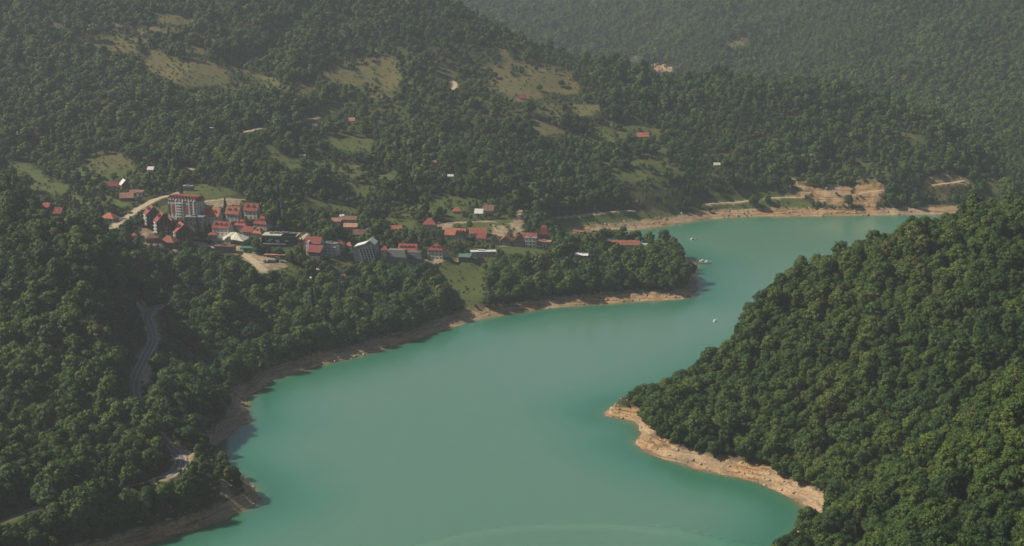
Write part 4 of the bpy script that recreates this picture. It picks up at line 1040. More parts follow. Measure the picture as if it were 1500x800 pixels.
# one window, one door: shared by every facade
_wv, _wf = cat(box_vf(-0.62, 0.62, -0.05, 0.06, -0.80, 0.80), box_vf(-0.50, -0.04, -0.09, -0.052, -0.68, 0.68), box_vf(0.04, 0.50, -0.09, -0.052, -0.68, 0.68))
ME_WIN = mesh('window', _wv, _wf, [M_FRAME, M_GLASS], [0] * 6 + [1] * 12)
_dv, _df = cat(box_vf(-0.6, 0.6, -0.05, 0.06, 0, 2.15), box_vf(-0.48, 0.48, -0.09, -0.052, 0.02, 2.05))
ME_DOOR = mesh('door', _dv, _df, [M_FRAME, M_DOOR], [0] * 6 + [1] * 6)

def windows(parent, w, d, hw, rows, left, right):
    st = hw / max(rows, 1)
    sc_ = min(1.0, st / 2.9)
    sides = [(w, -d / 2, 0)]
    if left: sides.append((d, -w / 2, -math.pi / 2))
    if right: sides.append((d, -w / 2, math.pi / 2))
    for L_, off, a in sides:
        nw = max(1, int(L_ / 3.2))
        for r_ in range(rows):
            for c_ in range(nw):
                u = (c_ + 0.5) / nw * L_ - L_ / 2
                zc = (r_ + 0.55) * st
                if r_ == 0 and a == 0 and c_ == nw // 2:
                    x_, y_ = u, off
                    o = link('door', ME_DOOR, parent, (x_, y_ - 0.02, 0.02)); o.scale = (1, 1, sc_)
                    continue
                x_, y_ = (u * math.cos(a) - off * math.sin(a), u * math.sin(a) + off * math.cos(a))
                o = link('window', ME_WIN, parent, (x_, y_, zc), a); o.scale = (sc_, 1, sc_)

def roof_gable(L_, D_, hw, rh, o, axis, th=0.28):
    t = rh / (D_ / 2)
    e = D_ / 2 + o
    pr = [(-e, hw - o * t), (-e, hw - o * t - th), (0, hw + rh - th), (e, hw - o * t - th), (e, hw - o * t), (0, hw + rh)]
    if axis == 'x': pr = pr
    return prism(pr, axis, -L_ / 2 - o, L_ / 2 + o)
def roof_hip(w, d, hw, rh, o):
    a, b = w / 2 + o, d / 2 + o
    if w >= d: r1, r2 = (-(w - d) / 2 - 0.1, 0), ((w - d) / 2 + 0.1, 0)
    else: r1, r2 = (0, -(d - w) / 2), (0, (d - w) / 2)
    V = [(-a, -b, hw - 0.3), (a, -b, hw - 0.3), (a, b, hw - 0.3), (-a, b, hw - 0.3), (-a, -b, hw), (a, -b, hw), (a, b, hw), (-a, b, hw), (*r1, hw + rh), (*r2, hw + rh)]
    F = [(0, 3, 2, 1), (0, 1, 5, 4), (1, 2, 6, 5), (2, 3, 7, 6), (3, 0, 4, 7)]
    if w >= d: F += [(4, 5, 9, 8), (5, 6, 9), (6, 7, 8, 9), (7, 4, 8)]
    else: F += [(4, 5, 8), (5, 6, 9, 8), (6, 7, 9), (7, 4, 8, 9)]
    return V, F
def roof_mansard(w, d, h0, rh):
    a, b, c_ = w / 2 + 0.35, d / 2 + 0.35, rh * 0.28
    lo = [(-a, -b), (a, -b), (a, b), (-a, b)]; hi = [(-a + c_, -b + c_), (a - c_, -b + c_), (a - c_, b - c_), (-a + c_, b - c_)]
    V = [(*p, h0 - 0.25) for p in lo] + [(*p, h0) for p in lo] + [(*p, h0 + rh * 0.88) for p in hi] + [(0 - w * 0.25, 0, h0 + rh), (w * 0.25, 0, h0 + rh)]
    F = [(0, 3, 2, 1)] + [(i, (i + 1) % 4, 4 + (i + 1) % 4, 4 + i) for i in range(4)] + [(4 + i, 4 + (i + 1) % 4, 8 + (i + 1) % 4, 8 + i) for i in range(4)]
    F += [(8, 9, 13, 12), (9, 10, 13), (10, 11, 12, 13), (11, 8, 12)]
    return V, F

def base(name, p, turn, label, cat_):
    e = bpy.data.objects.new(name, None); COL.objects.link(e)
    e.location = p[:3]; e.rotation_euler = (0, 0, math.radians(turn)); e['label'] = label; e['category'] = cat_
    return e
CATS = {'farmhouse': 'house', 'cottage': 'house', 'apartment_house': 'apartment house', 'terrace_house': 'house', 'row_house': 'house', 'town_house': 'house', 'apartment_block': 'apartment block', 'hut': 'hut', 'cabin': 'cabin'}

def build(row, p):
    name, px_, py_, wp, hp, ratio, turn, rt, share, wall, rc, label, ex = row
    x, y, z_, w, d, h = p
    e = base(name, p, turn, label, CATS.get(name, name.replace('_', ' ')))
    rh = h * share; hw = h - rh
    wm = WALL[wall]; rm = ROOF[rc]
    small = w < 7
    o = 0.35 if small else 0.7
    if rt == 'gable_x':
        t = rh / (d / 2)
        vf = prism([(-d / 2, -4), (d / 2, -4), (d / 2, hw - 0.1), (0, hw + rh - 0.12), (-d / 2, hw - 0.1)], 'x', -w / 2, w / 2)
        rv = roof_gable(w, d, hw, rh, o, 'x')
    elif rt == 'gable_y':
        vf = prism([(-w / 2, -4), (w / 2, -4), (w / 2, hw - 0.1), (0, hw + rh - 0.12), (-w / 2, hw - 0.1)], 'y', -d / 2, d / 2)
        rv = roof_gable(d, w, hw, rh, o, 'y')
    elif rt == 'hip':
        vf = box_vf(-w / 2, w / 2, -d / 2, d / 2, -4, hw - 0.05); rv = roof_hip(w, d, hw, rh, o)
    elif rt == 'mansard':
        vf = box_vf(-w / 2, w / 2, -d / 2, d / 2, -4, hw - 0.05); rv = roof_mansard(w, d, hw, rh)
    elif rt == 'shed':
        vf = prism([(-d / 2, -4), (d / 2, -4), (d / 2, h - 0.2), (-d / 2, hw - 0.2)], 'x', -w / 2, w / 2)
        s_ = rh / d
        rv = prism([(-d / 2 - o, hw - o * s_ - 0.22), (d / 2 + o, h + o * s_ - 0.22), (d / 2 + o, h + o * s_), (-d / 2 - o, hw - o * s_)], 'x', -w / 2 - o, w / 2 + o)
    else:
        hw = h - 0.4
        vf = box_vf(-w / 2, w / 2, -d / 2, d / 2, -4, hw - 0.05)
        rv = cat(box_vf(-w / 2 - 0.5, w / 2 + 0.5, -d / 2 - 0.5, d / 2 + 0.5, hw - 0.15, h), box_vf(-w * 0.2, w * 0.05, -d * 0.1, d * 0.25, h - 0.05, h + 1.1))
    part('wall', vf, wm, e)
    rf = part('roof', rv, rm, e)
    rows = ex.get('rows', 0)
    if rows == 0 and w > 4.5 and hw > 2.0: rows = 1
    if rows: windows(e, w, d, min(hw, h), rows, turn > 6, turn < -6)
    if rt == 'gable_y' and rows and rh > 3:
        link('window', ME_WIN, e, (0, -d / 2, hw + rh * 0.3))
    if rt in ('gable_x', 'hip') and w > 8:
        cx_ = w * random.choice((-0.22, 0.18, 0.26)); zt = hw + rh + 0.9
        part('chimney', box_vf(cx_ - 0.45, cx_ + 0.45, 0.1, 1.0, hw + rh * 0.45, zt), WALL['redwall'] if rc != 'white' else WALL['stone'], rf)
    nd = ex.get('dorm', 0)
    for i in range(nd):
        cx_ = ((i + 0.5) / nd - 0.5) * w * (0.9 if rt == 'gable_x' else 0.6)
        dw = min(1.3, w / nd * 0.3)
        yb = -d / 2 * 0.72; zb = hw + rh * 0.18; zt = hw + rh * 0.62
        dm = part('dormer', prism([(cx_ - dw, zb), (cx_ + dw, zb), (cx_ + dw, zt), (cx_, zt + dw * 0.7), (cx_ - dw, zt)], 'y', yb, -0.05), rm, rf)
    if ex.get('balc'):
        for k_ in (-0.3, 0.0, 0.3):
            part('dormer', box_vf(-w * 0.30, -w * 0.12, k_ * d - 0.7, k_ * d + 0.7, hw + rh * 0.40, hw + rh * 0.80), wm, rf)
        for r_ in range(rows):
            zc = (r_ + 0.2) * hw / rows
            for k_ in (-0.28, 0.12):
                yc = k_ * d
                bv = cat(box_vf(-w / 2 - 1.4, -w / 2 + 0.02, yc - 1.6, yc + 1.6, zc, zc + 0.18), box_vf(-w / 2 - 1.4, -w / 2 - 1.28, yc - 1.6, yc + 1.6, zc + 0.18, zc + 1.05), box_vf(-w / 2 - 1.28, -w / 2 + 0.02, yc - 1.6, yc - 1.48, zc + 0.18, zc + 1.05))
                part('balcony', bv, M_TRIM, e)
        part('side_wall', box_vf(-w / 2 - 0.12, -w / 2 - 0.005, -d / 2 + 0.3, d / 2 - 0.3, -1, hw - 0.3), WALL['whitewall'], e)
        part('gable_board', cat(prism([(-w / 2 + 0.2, hw - 0.6), (-w / 2 + 0.2, hw - 1.0), (0, hw + rh - 1.4), (w / 2 - 0.2, hw - 1.0), (w / 2 - 0.2, hw - 0.6), (0, hw + rh - 1.0)], 'y', -d / 2 - 0.12, -d / 2 - 0.01)), WALL['redwall'], e)
    if ex.get('slabs'):
        for r_ in range(1, rows):
            zc = r_ * hw / rows - 0.3
            part('balcony', cat(box_vf(-w / 2 + 0.4, w / 2 - 0.4, -d / 2 - 1.3, -d / 2 - 0.1, zc, zc + 0.2), box_vf(-w / 2 + 0.4, w / 2 - 0.4, -d / 2 - 1.3, -d / 2 - 1.2, zc + 0.2, zc + 1.0)), M_TRIM, e)
    if ex.get('tower'):
        part('stair_tower', box_vf(-w * 0.36, -w * 0.22, -d / 2 - 1.2, -d / 2 + 2, -2, hw + 1.2), M_TRIM, e)
    for i in range(ex.get('bays', 0)):
        cx_ = w * (0.12 + 0.155 * i)
        bw = w * 0.07
        part('gabled_bay', prism([(cx_ - bw, -3), (cx_ + bw, -3), (cx_ + bw, hw), (cx_, hw + rh * 0.75), (cx_ - bw, hw)], 'y', -d / 2 - 2.0, -0.5), wm, e)
        part('bay_roof', roof_v(cx_, bw, hw, rh * 0.75, -d / 2 - 2.3, -0.6), rm, e)
    return e
def roof_v(cx_, bw, hw, rh, y0, y1):
    t = rh / bw; e_ = bw + 0.25
    return prism([(cx_ - e_, hw - 0.25 * t + 0.05), (cx_, hw + rh + 0.05), (cx_ + e_, hw - 0.25 * t + 0.05), (cx_ + e_, hw - 0.25 * t + 0.25), (cx_, hw + rh + 0.3), (cx_ - e_, hw - 0.25 * t + 0.25)], 'y', y0, y1)
for row, p in zip(B, PLACED): build(row, p)

# the tall white hotel
p = PLACED_S[0]; x, y, z_, w, d, h = p
e = base('hotel', p, SPECIAL[0][6], 'tall white hotel block with a red dormered roof and dark red panels', 'hotel')
rh = h * 0.2; hw = h - rh
part('wall', box_vf(-w / 2, w / 2, -d / 2, d / 2, -4, hw - 0.05), WALL['whitewall'], e)
rf = part('roof', roof_mansard(w, d, hw, rh), ROOF['red'], e)
for i in range(9):
    cx_ = ((i + 0.5) / 9 - 0.5) * w * 0.94
    part('dormer', prism([(cx_ - 1.0, hw + 0.2), (cx_ + 1.0, hw + 0.2), (cx_ + 1.0, hw + rh * 0.55), (cx_, hw + rh * 0.95), (cx_ - 1.0, hw + rh * 0.55)], 'y', -d / 2 - 0.3, -d / 2 + 3), M_TRIM, rf)
    part('dormer_roof', roof_v(cx_, 1.0, hw + rh * 0.55, rh * 0.4, -d / 2 - 0.6, -d / 2 + 3.2), ROOF['red'], rf)
for u0, u1, za, zb in ((-0.36, -0.25, 0.32, 0.78), (0.10, 0.21, 0.40, 0.80), (-0.5, -0.46, 0.3, 0.78)):
    part('red_panel', box_vf(u0 * w, u1 * w, -d / 2 - 0.45, -d / 2 + 0.1, za * hw, zb * hw), WALL['redwall'], e)
for u in (-0.22, 0.02, 0.24, 0.40):
    part('pier', box_vf(u * w - 0.5, u * w + 0.5, -d / 2 - 0.7, -d / 2 + 0.1, -3, hw + 0.3), M_TRIM, e)
windows(e, w, d, hw, 7, False, True)
for r_ in range(1, 7):
    part('balcony', box_vf(-0.19 * w, -0.02 * w, -d / 2 - 1.2, -d / 2 - 0.1, r_ * hw / 7 - 0.2, r_ * hw / 7 + 0.7), M_TRIM, e)

# cream faceted hall
p = PLACED_S[1]; x, y, z_, w, d, h = p
e = base('hall', p, SPECIAL[1][6], 'sports hall with a cream faceted tent-like roof on the square', 'hall')
hw = h * 0.48; rh = h - hw
part('wall', box_vf(-w * 0.44, w * 0.44, -d * 0.42, d * 0.42, -4, hw - 0.05), WALL['plaster'], e)
a, b = w / 2, d / 2
V = [(-a, -b, hw - 1.0), (-0.1 * w, -b, hw - 0.3), (0.12 * w, -b, hw + 0.5), (a, -b, hw - 0.6), (a, b, hw - 0.6), (0, b, hw + 0.3), (-a, b, hw - 0.9), (-0.12 * w, -0.05 * d, hw + rh), (0.06 * w, 0.02 * d, hw + rh * 0.96)]
Vd = [(q_[0], q_[1], q_[2] - 0.4) for q_ in V[:7]]
F = [(0, 1, 7), (1, 2, 8, 7), (2, 3, 8), (3, 4, 8), (4, 5, 7, 8), (5, 6, 7), (6, 0, 7)] + [(i, 9 + i, 9 + (i + 1) % 7, (i + 1) % 7) for i in range(7)] + [(15, 14, 13, 12, 11, 10, 9)]
rf = part('roof', (V + Vd, F), ROOF['cream'], e)
part('entrance_gable', prism([(-0.20 * w, -3), (0.02 * w, -3), (0.02 * w, hw), (-0.09 * w, hw + rh * 0.45), (-0.20 * w, hw)], 'y', -b - 1.5, -b * 0.6), WALL['plaster'], e)
part('roof_edge', roof_v(-0.09 * w, 0.11 * w, hw, rh * 0.45, -b - 2.0, -b * 0.5), ROOF['cream'], e)
for i in range(7):
    u = 0.06 * w + i * 0.055 * w
    part('window', box_vf(u, u + 0.04 * w, -d * 0.42 - 0.12, -d * 0.42 + 0.05, 0.8, hw - 1.2), M_GLASS, e)

# dark glass market
p = PLACED_S[2]; x, y, z_, w, d, h = p
e = base('market', p, SPECIAL[2][6], 'wide market building with dark glass front and pale flat roof', 'market')
part('wall', box_vf(-w * 0.47, w * 0.47, -d * 0.44, d * 0.44, -4, h * 0.78), WALL['darkwall'], e)
rf = part('roof', cat(box_vf(-w / 2, w * 0.06, -d / 2, d / 2, h * 0.74, h * 0.82), box_vf(w * 0.06, w / 2, -d * 0.42, d / 2, h * 0.70, h * 0.78)), ROOF['cream'], e)
for i in range(5):
    cx_ = -0.28 * w + i * 0.11 * w
    part('roof_unit', box_vf(cx_ - 1.2, cx_ + 1.2, -0.5 + (i % 2), 2.0 + (i % 2), h * 0.815, h * 0.815 + 1.6), WALL['greyclad'], rf)
for i in range(10):
    cx_ = (-0.45 + i * 0.1) * w
    part('window', box_vf(cx_ - 0.04 * w, cx_ + 0.04 * w, -d * 0.44 - 0.12, -d * 0.44 + 0.05, 1.0, h * 0.62), M_GLASS, e)
for i, (u, zc) in enumerate(((-0.34, 0.35), (-0.12, 0.4), (-0.1, 0.3), (0.16, 0.38), (-0.3, 0.48))):
    part('sign_panel', box_vf(u * w, u * w + 3.2, -d * 0.44 - 0.3, -d * 0.44 - 0.13, zc * h, zc * h + 0.9), M_TRIM, e)
part('awning', box_vf(-w * 0.47, w * 0.2, -d * 0.44 - 2.2, -d * 0.44 + 0.1, h * 0.18, h * 0.18 + 0.25), simple('awning_grey', (0.25, 0.24, 0.22)), e)

# slanted block
p = PLACED_S[3]; x, y, z_, w, d, h = p
e = base('slanted_block', p, SPECIAL[3][6], 'modern grey apartment block with slanted front and white roof edge', 'apartment block')
prof = [(-0.30, -0.2), (0.36, -0.2), (0.44, 0.25), (0.40, 0.80), (0.20, 0.99), (0.04, 0.82), (-0.36, 0.66), (-0.42, 0.56)]
PR = [(u * w, v * h) for u, v in prof]
part('wall', prism(PR, 'y', -d / 2, d / 2), simple('slanted_cladding', (0.25, 0.28, 0.275), 0.6, 0.15), e)
for u0, v0, u1, v1 in ((0.20, 0.99, 0.04, 0.82), (0.04, 0.82, -0.36, 0.66), (0.40, 0.80, 0.20, 0.99)):
    part('roof_edge', prism([(u0 * w, v0 * h + 0.05), (u0 * w, v0 * h + 1.0), (u1 * w, v1 * h + 1.0), (u1 * w, v1 * h + 0.05)], 'y', -d / 2 - 0.5, d / 2 + 0.3), M_TRIM, e)
for i in range(5):
    u0 = -0.20 + i * 0.105
    part('balcony_band', prism([(u0 * w, (0.60 + 0.05 * i) * h), ((u0 + 0.16) * w, 0.04 * h), ((u0 + 0.185) * w, 0.04 * h), ((u0 + 0.025) * w, (0.60 + 0.05 * i) * h)], 'y', -d / 2 - 0.7, -d / 2 + 0.05), M_TRIM, e)
    for j in range(5):
        v_ = 0.10 + j * 0.11
        uu = u0 + 0.16 * (1 - v_ / (0.62 + 0.05 * i)) + 0.045
        part('window', box_vf(uu * w, (uu + 0.045) * w, -d / 2 - 0.12, -d / 2 + 0.05, v_ * h, (v_ + 0.075) * h), M_GLASS, e)
part('side_wing', box_vf(-0.5 * w, -0.34 * w, -d * 0.4, d * 0.35, -4, 0.42 * h), WALL['brownclad'], e)
part('side_wing', box_vf(0.38 * w, 0.52 * w, -d * 0.4, d * 0.35, -4, 0.40 * h), WALL['brownclad'], e)

# ------------------------------------------------------------------ roads
def ribbon(path, half, dz_, off=0.0, vertical=None):
    P_ = np.array(path); T_ = np.gradient(P_[:, :2], axis=0); T_ /= np.linalg.norm(T_, axis=1, keepdims=True) + 1e-9
    Nn = np.stack([-T_[:, 1], T_[:, 0]], -1)
    L1 = P_[:, :2] + Nn * (off + half); R1 = P_[:, :2] + Nn * (off - half)
    n_ = len(P_)
    V = [(*L1[i], P_[i, 2] + dz_) for i in range(n_)] + [(*R1[i], P_[i, 2] + dz_) for i in range(n_)]
    F = [(i, n_ + i, n_ + i + 1, i + 1) for i in range(n_ - 1)]
    if vertical:
        V += [(v[0], v[1], v[2] + vertical) for v in V]
        m_ = 2 * n_
        F = [(m_ + i, m_ + n_ + i, m_ + n_ + i + 1, m_ + i + 1) for i in range(n_ - 1)] + [(i, i + 1, m_ + i + 1, m_ + i) for i in range(n_ - 1)] + [(n_ + i + 1, n_ + i, m_ + n_ + i, m_ + n_ + i + 1) for i in range(n_ - 1)]
    return V, F
M_TAR = simple('asphalt', (0.15, 0.14, 0.125), 0.9, 0.25, 0.5, 0.2)
M_GRAVEL = simple('gravel', (0.42, 0.33, 0.21), 0.95, 0.2, 0.6, 0.1)
M_LINE = simple('road_paint', (0.62, 0.60, 0.55), 0.7, 0.15)
rd = link('road', mesh('road', *ribbon(road_path, 3.3, 0.22), [M_TAR]), kind='structure', label='winding asphalt road above the left shore')
link('edge_line', mesh('edge_line', *ribbon(road_path, 0.12, 0.235, 2.9), [M_LINE]), rd)
link('edge_line', mesh('edge_line', *ribbon(road_path, 0.12, 0.235, -2.9), [M_LINE]), rd)
link('centre_line', mesh('centre_line', *ribbon(road_path, 0.08, 0.235), [M_LINE]), rd)
gv, gf = ribbon(road_path, 0.18, -0.3, -3.75, 0.9)
link('parapet', mesh('parapet', gv, gf, [simple('pale_stone', (0.36, 0.31, 0.24), 0.9, 0.3)]), None, label='low pale stone parapet on the lake side of the asphalt road', cat='parapet')
lane_no = {}
for (nm, pts, w, kind), S in zip(LANES, lane_paths):
    link(nm, mesh(nm, *ribbon(S, w / 2, 0.25), [M_GRAVEL]), kind='structure')

# ------------------------------------------------------------------ cars
PAINT = {'white': (0.62, 0.62, 0.60), 'silver': (0.34, 0.35, 0.36), 'black': (0.015, 0.015, 0.017), 'red': (0.32, 0.025, 0.02), 'blue': (0.03, 0.07, 0.20), 'grey': (0.12, 0.12, 0.125)}
M_TYRE = simple('tyre', (0.02, 0.02, 0.02), 0.9, 0.1)
def car_meshes(colour):
    m = simple('paint_' + colour, PAINT[colour], 0.3, 0.03, 1.0, 0.6)
    prof = [(-2.1, 0.35), (2.1, 0.35), (2.15, 0.72), (2.0, 0.88), (0.95, 0.98), (-1.85, 1.02), (-2.1, 0.85)]
    body = mesh('body', *prism(prof, 'y', -0.85, 0.85), [m])
    cab = [(0.95, 0.97), (0.35, 1.46), (-1.1, 1.48), (-1.8, 1.0)]
    cabin = mesh('cabin', *prism(cab[::-1], 'y', -0.72, 0.72), [M_GLASS])
    top = mesh('car_roof', *prism([(-1.15, 1.47), (0.4, 1.45), (0.36, 1.52), (-1.1, 1.54)], 'y', -0.70, 0.70), [m])
    a = np.arange(10) / 10 * 2 * math.pi
    wv = [(0.32 * math.cos(t), s, 0.32 * math.sin(t)) for s in (-0.1, 0.1) for t in a]
    wheel = mesh('wheel', wv, [tuple(range(9, -1, -1)), tuple(range(10, 20))] + [(i, (i + 1) % 10, 10 + (i + 1) % 10, 10 + i) for i in range(10)], [M_TYRE])
    return body, cabin, top, wheel
_car = {}
def car(px_, py_, turn, colour, label):
    if colour not in _car: _car[colour] = car_meshes(colour)
    b_, c_, t_, w_ = _car[colour]
    x, y, z_ = ground_at(px_, py_)
    e = base('parked_car', (x, y, z_ + 0.25), turn, label, 'car')
    e['group'] = 'cars of the lakeside town'
    link('body', b_, e); link('cabin', c_, e); link('car_roof', t_, e)
    for sx in (-1.3, 1.3):
        for sy in (-0.8, 0.8): link('wheel', w_, e, (sx, sy, 0.32))
for i, (a_, b_, c_) in enumerate([(388,384,'grey'),(391.5,383.6,'white'),(395,383.8,'black'),(398.5,383.2,'silver'),(402,383,'white'),(405.5,382.6,'blue'),(409,382.2,'grey')]):
    place = ['leftmost', 'second', 'third', 'fourth', 'fifth', 'sixth', 'rightmost'][i]
    car(a_, b_, 80, c_, '%s car of the row in the parking lot, painted %s' % (place, c_))
car(413, 384, 30, 'white', 'white car parked askew right of the parking row')
car(361, 369.5, 10, 'black', 'black car on the square before the green awning')
car(365, 370, 100, 'grey', 'grey car beside the black car on the square')
car(191, 312.8, 42, 'black', 'dark car driving on the gravel road left of the brown apartments')
car(302, 362, 15, 'white', 'white car at the left end of the square')
car(308, 363.5, 15, 'red', 'red car at the left end of the square')
car(389, 375, 12, 'blue', 'blue car behind the parking row')
car(378, 372, 12, 'silver', 'silver car crossing the sandy square')

# parking shelter and green awning
x, y, z_ = ground_at(403, 377.5)
e = base('parking_shelter', (x, y, z_), -6, 'long thin roofed shelter behind the parked cars', 'shelter')
part('roof', box_vf(-9, 9, -2, 2, 2.5, 2.75), ROOF['salmon'], e)
for u in (-8.5, -3, 3, 8.5): part('post', box_vf(u - 0.1, u + 0.1, -1.8, -1.6, -0.5, 2.5), WALL['greyclad'], e)
x, y, z_ = ground_at(364, 367)
e = base('market_awning', (x, y, z_), -4, 'long green fabric awning between the hall and the square', 'awning')
part('canopy', prism([(-2.2, 2.2), (2.2, 3.0), (2.2, 3.1), (-2.2, 2.3)], 'x', -6.5, 6.5), simple('green_fabric', (0.03, 0.16, 0.09), 0.8, 0.15), e)
part('valance', box_vf(-6.5, 6.5, -2.28, -2.22, 1.4, 2.28), simple('green_fabric', (0, 0, 0)), e)
for u in (-6.3, -2, 2, 6.3): part('post', box_vf(u - 0.07, u + 0.07, -2.1, -1.95, -0.5, 2.2), WALL['greyclad'], e)

# ------------------------------------------------------------------ boats and jetty
def boat(px_, py_, turn, label, L_=6.0, cabin=True):
    x, y, z_ = at_z(px_, py_)
    e = base('motorboat', (x, y, -0.05), turn, label, 'boat'); e['group'] = 'boats on the lake'
    st = [(-0.5, 0.16, 0.75), (-0.2, 0.19, 0.7), (0.15, 0.17, 0.8), (0.38, 0.09, 0.95), (0.5, 0.01, 1.1)]
    V, F = [], []
    for u, hwid, zt in st:
        V += [(u * L_, -hwid * L_, zt), (u * L_, -hwid * L_ * 0.7, -0.25), (u * L_, hwid * L_ * 0.7, -0.25), (u * L_, hwid * L_, zt)]
    for i in range(4):
        for k_ in range(3): F.append((4 * i + k_, 4 * i + 4 + k_, 4 * i + 5 + k_, 4 * i + 1 + k_))
        F.append((4 * i + 3, 4 * i + 7, 4 * i + 4, 4 * i))
    F.append((0, 1, 2, 3))
    part('hull', (V, F), simple('boat_white', (0.70, 0.70, 0.68), 0.4, 0.05), e)
    if cabin:
        part('cabin', prism([(-0.22 * L_, 0.7), (0.15 * L_, 0.7), (0.05 * L_, 1.9), (-0.2 * L_, 1.95)], 'y', -0.11 * L_, 0.11 * L_), simple('boat_white', (0, 0, 0)), e)
        part('windscreen', prism([(0.10 * L_, 1.2), (0.165 * L_, 0.85), (0.10 * L_, 1.85), (0.06 * L_, 1.85)], 'y', -0.10 * L_, 0.10 * L_), M_GLASS, e)
boat(1015, 351, 10, 'white motorboat moored alone on the open water of the bay', 5.5)
boat(1047, 471, 60, 'small white boat close to the right wooded hill', 5.0)
boat(1030, 383, 6, 'white boat tied to the inner end of the jetty', 6.5)
boat(1037, 384.5, 4, 'white boat tied to the outer end of the jetty', 6.0)
x, y, z_ = at_z(1029, 386)
e = base('jetty', (x, y, 0), -4, 'narrow dark jetty reaching out from the peninsula tip', 'jetty')
for i in range(14): part('plank', box_vf(-7 + i, -7 + i + 0.92, -0.9, 0.9, 0.55, 0.68), WALL['timber'], e)
for u in (-6, -2, 2, 6): part('pile', box_vf(u - 0.15, u + 0.15, -0.7, 0.7, -2.5, 0.56), WALL['darkwall'], e)

# ------------------------------------------------------------------ mast and poles
x, y, z_ = ground_at(19, 289)
e = base('lattice_mast', (x, y, z_), 12, 'striped lattice radio mast beside the round meadow tree', 'mast')
Hm = 19.0
for i in range(8):
    z0, z1 = i * Hm / 8, (i + 1) * Hm / 8
    r0, r1 = 0.75 - 0.06 * i, 0.75 - 0.06 * (i + 1)
    vf = []
    cs4 = [(-1, -1), (1, -1), (1, 1), (-1, 1)]
    tv = []
    for k_ in range(4):
        a_, b_ = cs4[k_], cs4[(k_ + 1) % 4]
        tv.append(tube((a_[0] * r0, a_[1] * r0, z0), (a_[0] * r1, a_[1] * r1, z1), 0.10, 0.10, 4))
        tv.append(tube((a_[0] * r0, a_[1] * r0, z0), (b_[0] * r1, b_[1] * r1, z1), 0.06, 0.06, 4))
        tv.append(tube((a_[0] * r1, a_[1] * r1, z1), (b_[0] * r1, b_[1] * r1, z1), 0.06, 0.06, 4))
    v, f = join(tv)
    part('mast_section', (v.tolist(), [tuple(map(int, q_)) for q_ in f]), simple('mast_red', (0.35, 0.10, 0.07)) if i % 2 else M_TRIM, e)
def pole(px_, py_, hgt, label):
    x, y, z_ = ground_at(px_, py_)
    e = base('utility_pole', (x, y, z_), random.uniform(-30, 30), label, 'pole'); e['group'] = 'utility poles around the town'
    v, f = tube((0, 0, -1), (0, 0, hgt), 0.16, 0.11, 6)
    part('post', (v.tolist(), [tuple(map(int, q_)) for q_ in f]), WALL['greyclad'], e)
    part('crossarm', box_vf(-0.9, 0.9, -0.06, 0.06, hgt - 0.6, hgt - 0.45), WALL['greyclad'], e)
for a_, b_, hh, lb in ((127,341,11,'pole over the trees left of the gravel road'), (143,262,10,'pole below the white roofed barn'), (871,313,9,'pole on the grassy bank of the far shore road'), (866,353,8,'pole near the bay end on the peninsula'), (620,333,9,'pole left of the red hipped house by the sandy yard'), (237,289,9,'pole at the top of the gravel road'), (402,389,8,'lamp pole at the foot of the parking lot')):
    pole(a_, b_, hh, lb)

# ------------------------------------------------------------------ single trees that stand out
def lone(form_i, px_, py_, s, label, name='broadleaf_tree', tall=1.0):
    x, y, z_ = ground_at(px_, py_)
    plant(form_i, x, y, z_, s, random.random() * 6, label, name=name, tall=tall)
lone(2, 35, 283, 2.3, 'big round tree alone on the left meadow', tall=0.95)
lone(11, 289, 334, 0.85, 'spruce in front of the hotel annexe', 'spruce_tree'); lone(12, 300, 344, 0.75, 'spruce right below the hotel annexe', 'spruce_tree'); lone(11, 266, 286, 0.9, 'dark spruce at the top of the gravel road', 'spruce_tree')
lone(12, 501, 346, 1.0, 'dark spruce behind the red hipped roof', 'spruce_tree'); lone(11, 330, 308, 0.9, 'spruce between the upper terrace blocks', 'spruce_tree')
lone(12, 818, 352, 1.0, 'dark conifer right of the tall red fronted house', 'spruce_tree'); lone(11, 826, 353, 0.9, 'second dark conifer near the bay end', 'spruce_tree')
lone(3, 438, 378, 1.1, 'dark round tree below the red school wing'); lone(0, 425, 382, 0.9, 'smaller tree left of the dark round school tree')
lone(2, 1104, 305, 1.5, 'dark tree on the far lakeside meadow below the track', tall=1.1); lone(0, 1125, 300, 1.0, 'smaller tree right of the dark far meadow tree'); lone(1, 1243, 304, 1.3, 'dark tree before the pale quarry face'); lone(4, 1190, 302, 0.8, 'slim tree left of the quarry face')
lone(1, 688, 336, 0.8, 'round tree before the bright orange hall'); lone(5, 790, 134, 1.0, 'lone tree on the high dry meadow'); lone(5, 822, 128, 1.1, 'rightmost tree of the high dry meadow')

# ------------------------------------------------------------------ boulders of the bare shore
rng = np.random.default_rng(77)
ico = np.array([(0, 0, 1), (0.89, 0, 0.45), (0.28, 0.85, 0.45), (-0.72, 0.53, 0.45), (-0.72, -0.53, 0.45), (0.28, -0.85, 0.45), (0.72, 0.53, -0.45), (-0.28, 0.85, -0.45), (-0.89, 0, -0.45), (-0.28, -0.85, -0.45), (0.72, -0.53, -0.45), (0, 0, -1)])
icof = np.array([(0,1,2),(0,2,3),(0,3,4),(0,4,5),(0,5,1),(1,6,2),(2,7,3),(3,8,4),(4,9,5),(5,10,1),(2,6,7),(3,7,8),(4,8,9),(5,9,10),(1,10,6),(6,11,7),(7,11,8),(8,11,9),(9,11,10),(10,11,6)])
cand = np.stack([rng.uniform(-260, 420, 90000), rng.uniform(780, 1700, 90000)], -1)
sdc = sample(SD, cand[:, 0], cand[:, 1]); dens = 0.5 + fbm(cand[:, 0], cand[:, 1], 30, 17, 3)
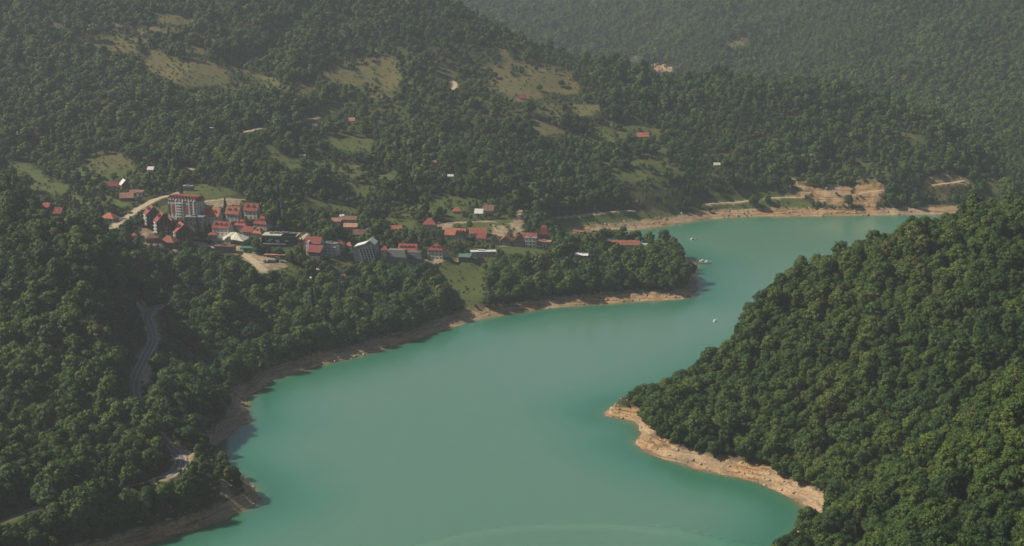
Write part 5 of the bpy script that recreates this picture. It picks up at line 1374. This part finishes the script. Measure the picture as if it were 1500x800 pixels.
pxc, pyc = project(cand[:, 0], cand[:, 1], np.zeros(len(cand)))
sel = (sdc > -1.5) & (sdc < 16) & (rng.random(len(cand)) < dens * 0.9) & (pxc > -40) & (pxc < 1540)
cand = cand[sel][:8000]
V, F = [], []
zc = sample(HT, cand[:, 0], cand[:, 1])
for i, (a_, b_) in enumerate(cand):
    s_ = min(1.5, float(np.exp(rng.normal(-0.75, 0.6))))
    v = ico * rng.uniform(0.7, 1.25, (12, 1)) * np.array([1.4, 1.0, 0.6]) * s_
    t_ = rng.random() * 6.28; c_, s2 = math.cos(t_), math.sin(t_)
    v = np.stack([v[:, 0] * c_ - v[:, 1] * s2, v[:, 0] * s2 + v[:, 1] * c_, v[:, 2]], -1) + np.array([a_, b_, max(zc[i], -0.3)])
    V.append(v); F.append(icof + 12 * i)
bm_ = big_mesh('shore_boulders', np.vstack(V), np.vstack(F)); bm_.materials.append(simple('boulder_rock', (0.36, 0.27, 0.18), 0.95, 0.35, 0.3, 0.1))
link('shore_boulders', bm_, kind='stuff', label='scattered pale boulders along the bare shoreline')

# ------------------------------------------------------------------ haze over the valley
hx0, hx1, hy0, hy1, hz0, hz1 = -1420, 1420, -220, 4120, -32, 345
hv = [(x, y, zz) for zz in (hz0, hz1) for y in (hy0, hy1) for x in (hx0, hx1)]
hm = mesh("haze", hv, [(0, 2, 3, 1), (4, 5, 7, 6), (0, 1, 5, 4), (2, 6, 7, 3), (0, 4, 6, 2), (1, 3, 7, 5)])
mat = bpy.data.materials.new("haze"); mat.use_nodes = True
mat.node_tree.nodes.clear()
pv = mat.node_tree.nodes.new("ShaderNodeVolumePrincipled"); ov = mat.node_tree.nodes.new("ShaderNodeOutputMaterial")
pv.inputs['Color'].default_value = (0.84, 0.92, 0.98, 1); pv.inputs['Density'].default_value = 0.000082; pv.inputs['Anisotropy'].default_value = 0.25
mat.node_tree.links.new(pv.outputs[0], ov.inputs['Volume'])
hm.materials.append(mat)
link("haze", hm, kind='stuff', label='thin summer haze filling the valley air')
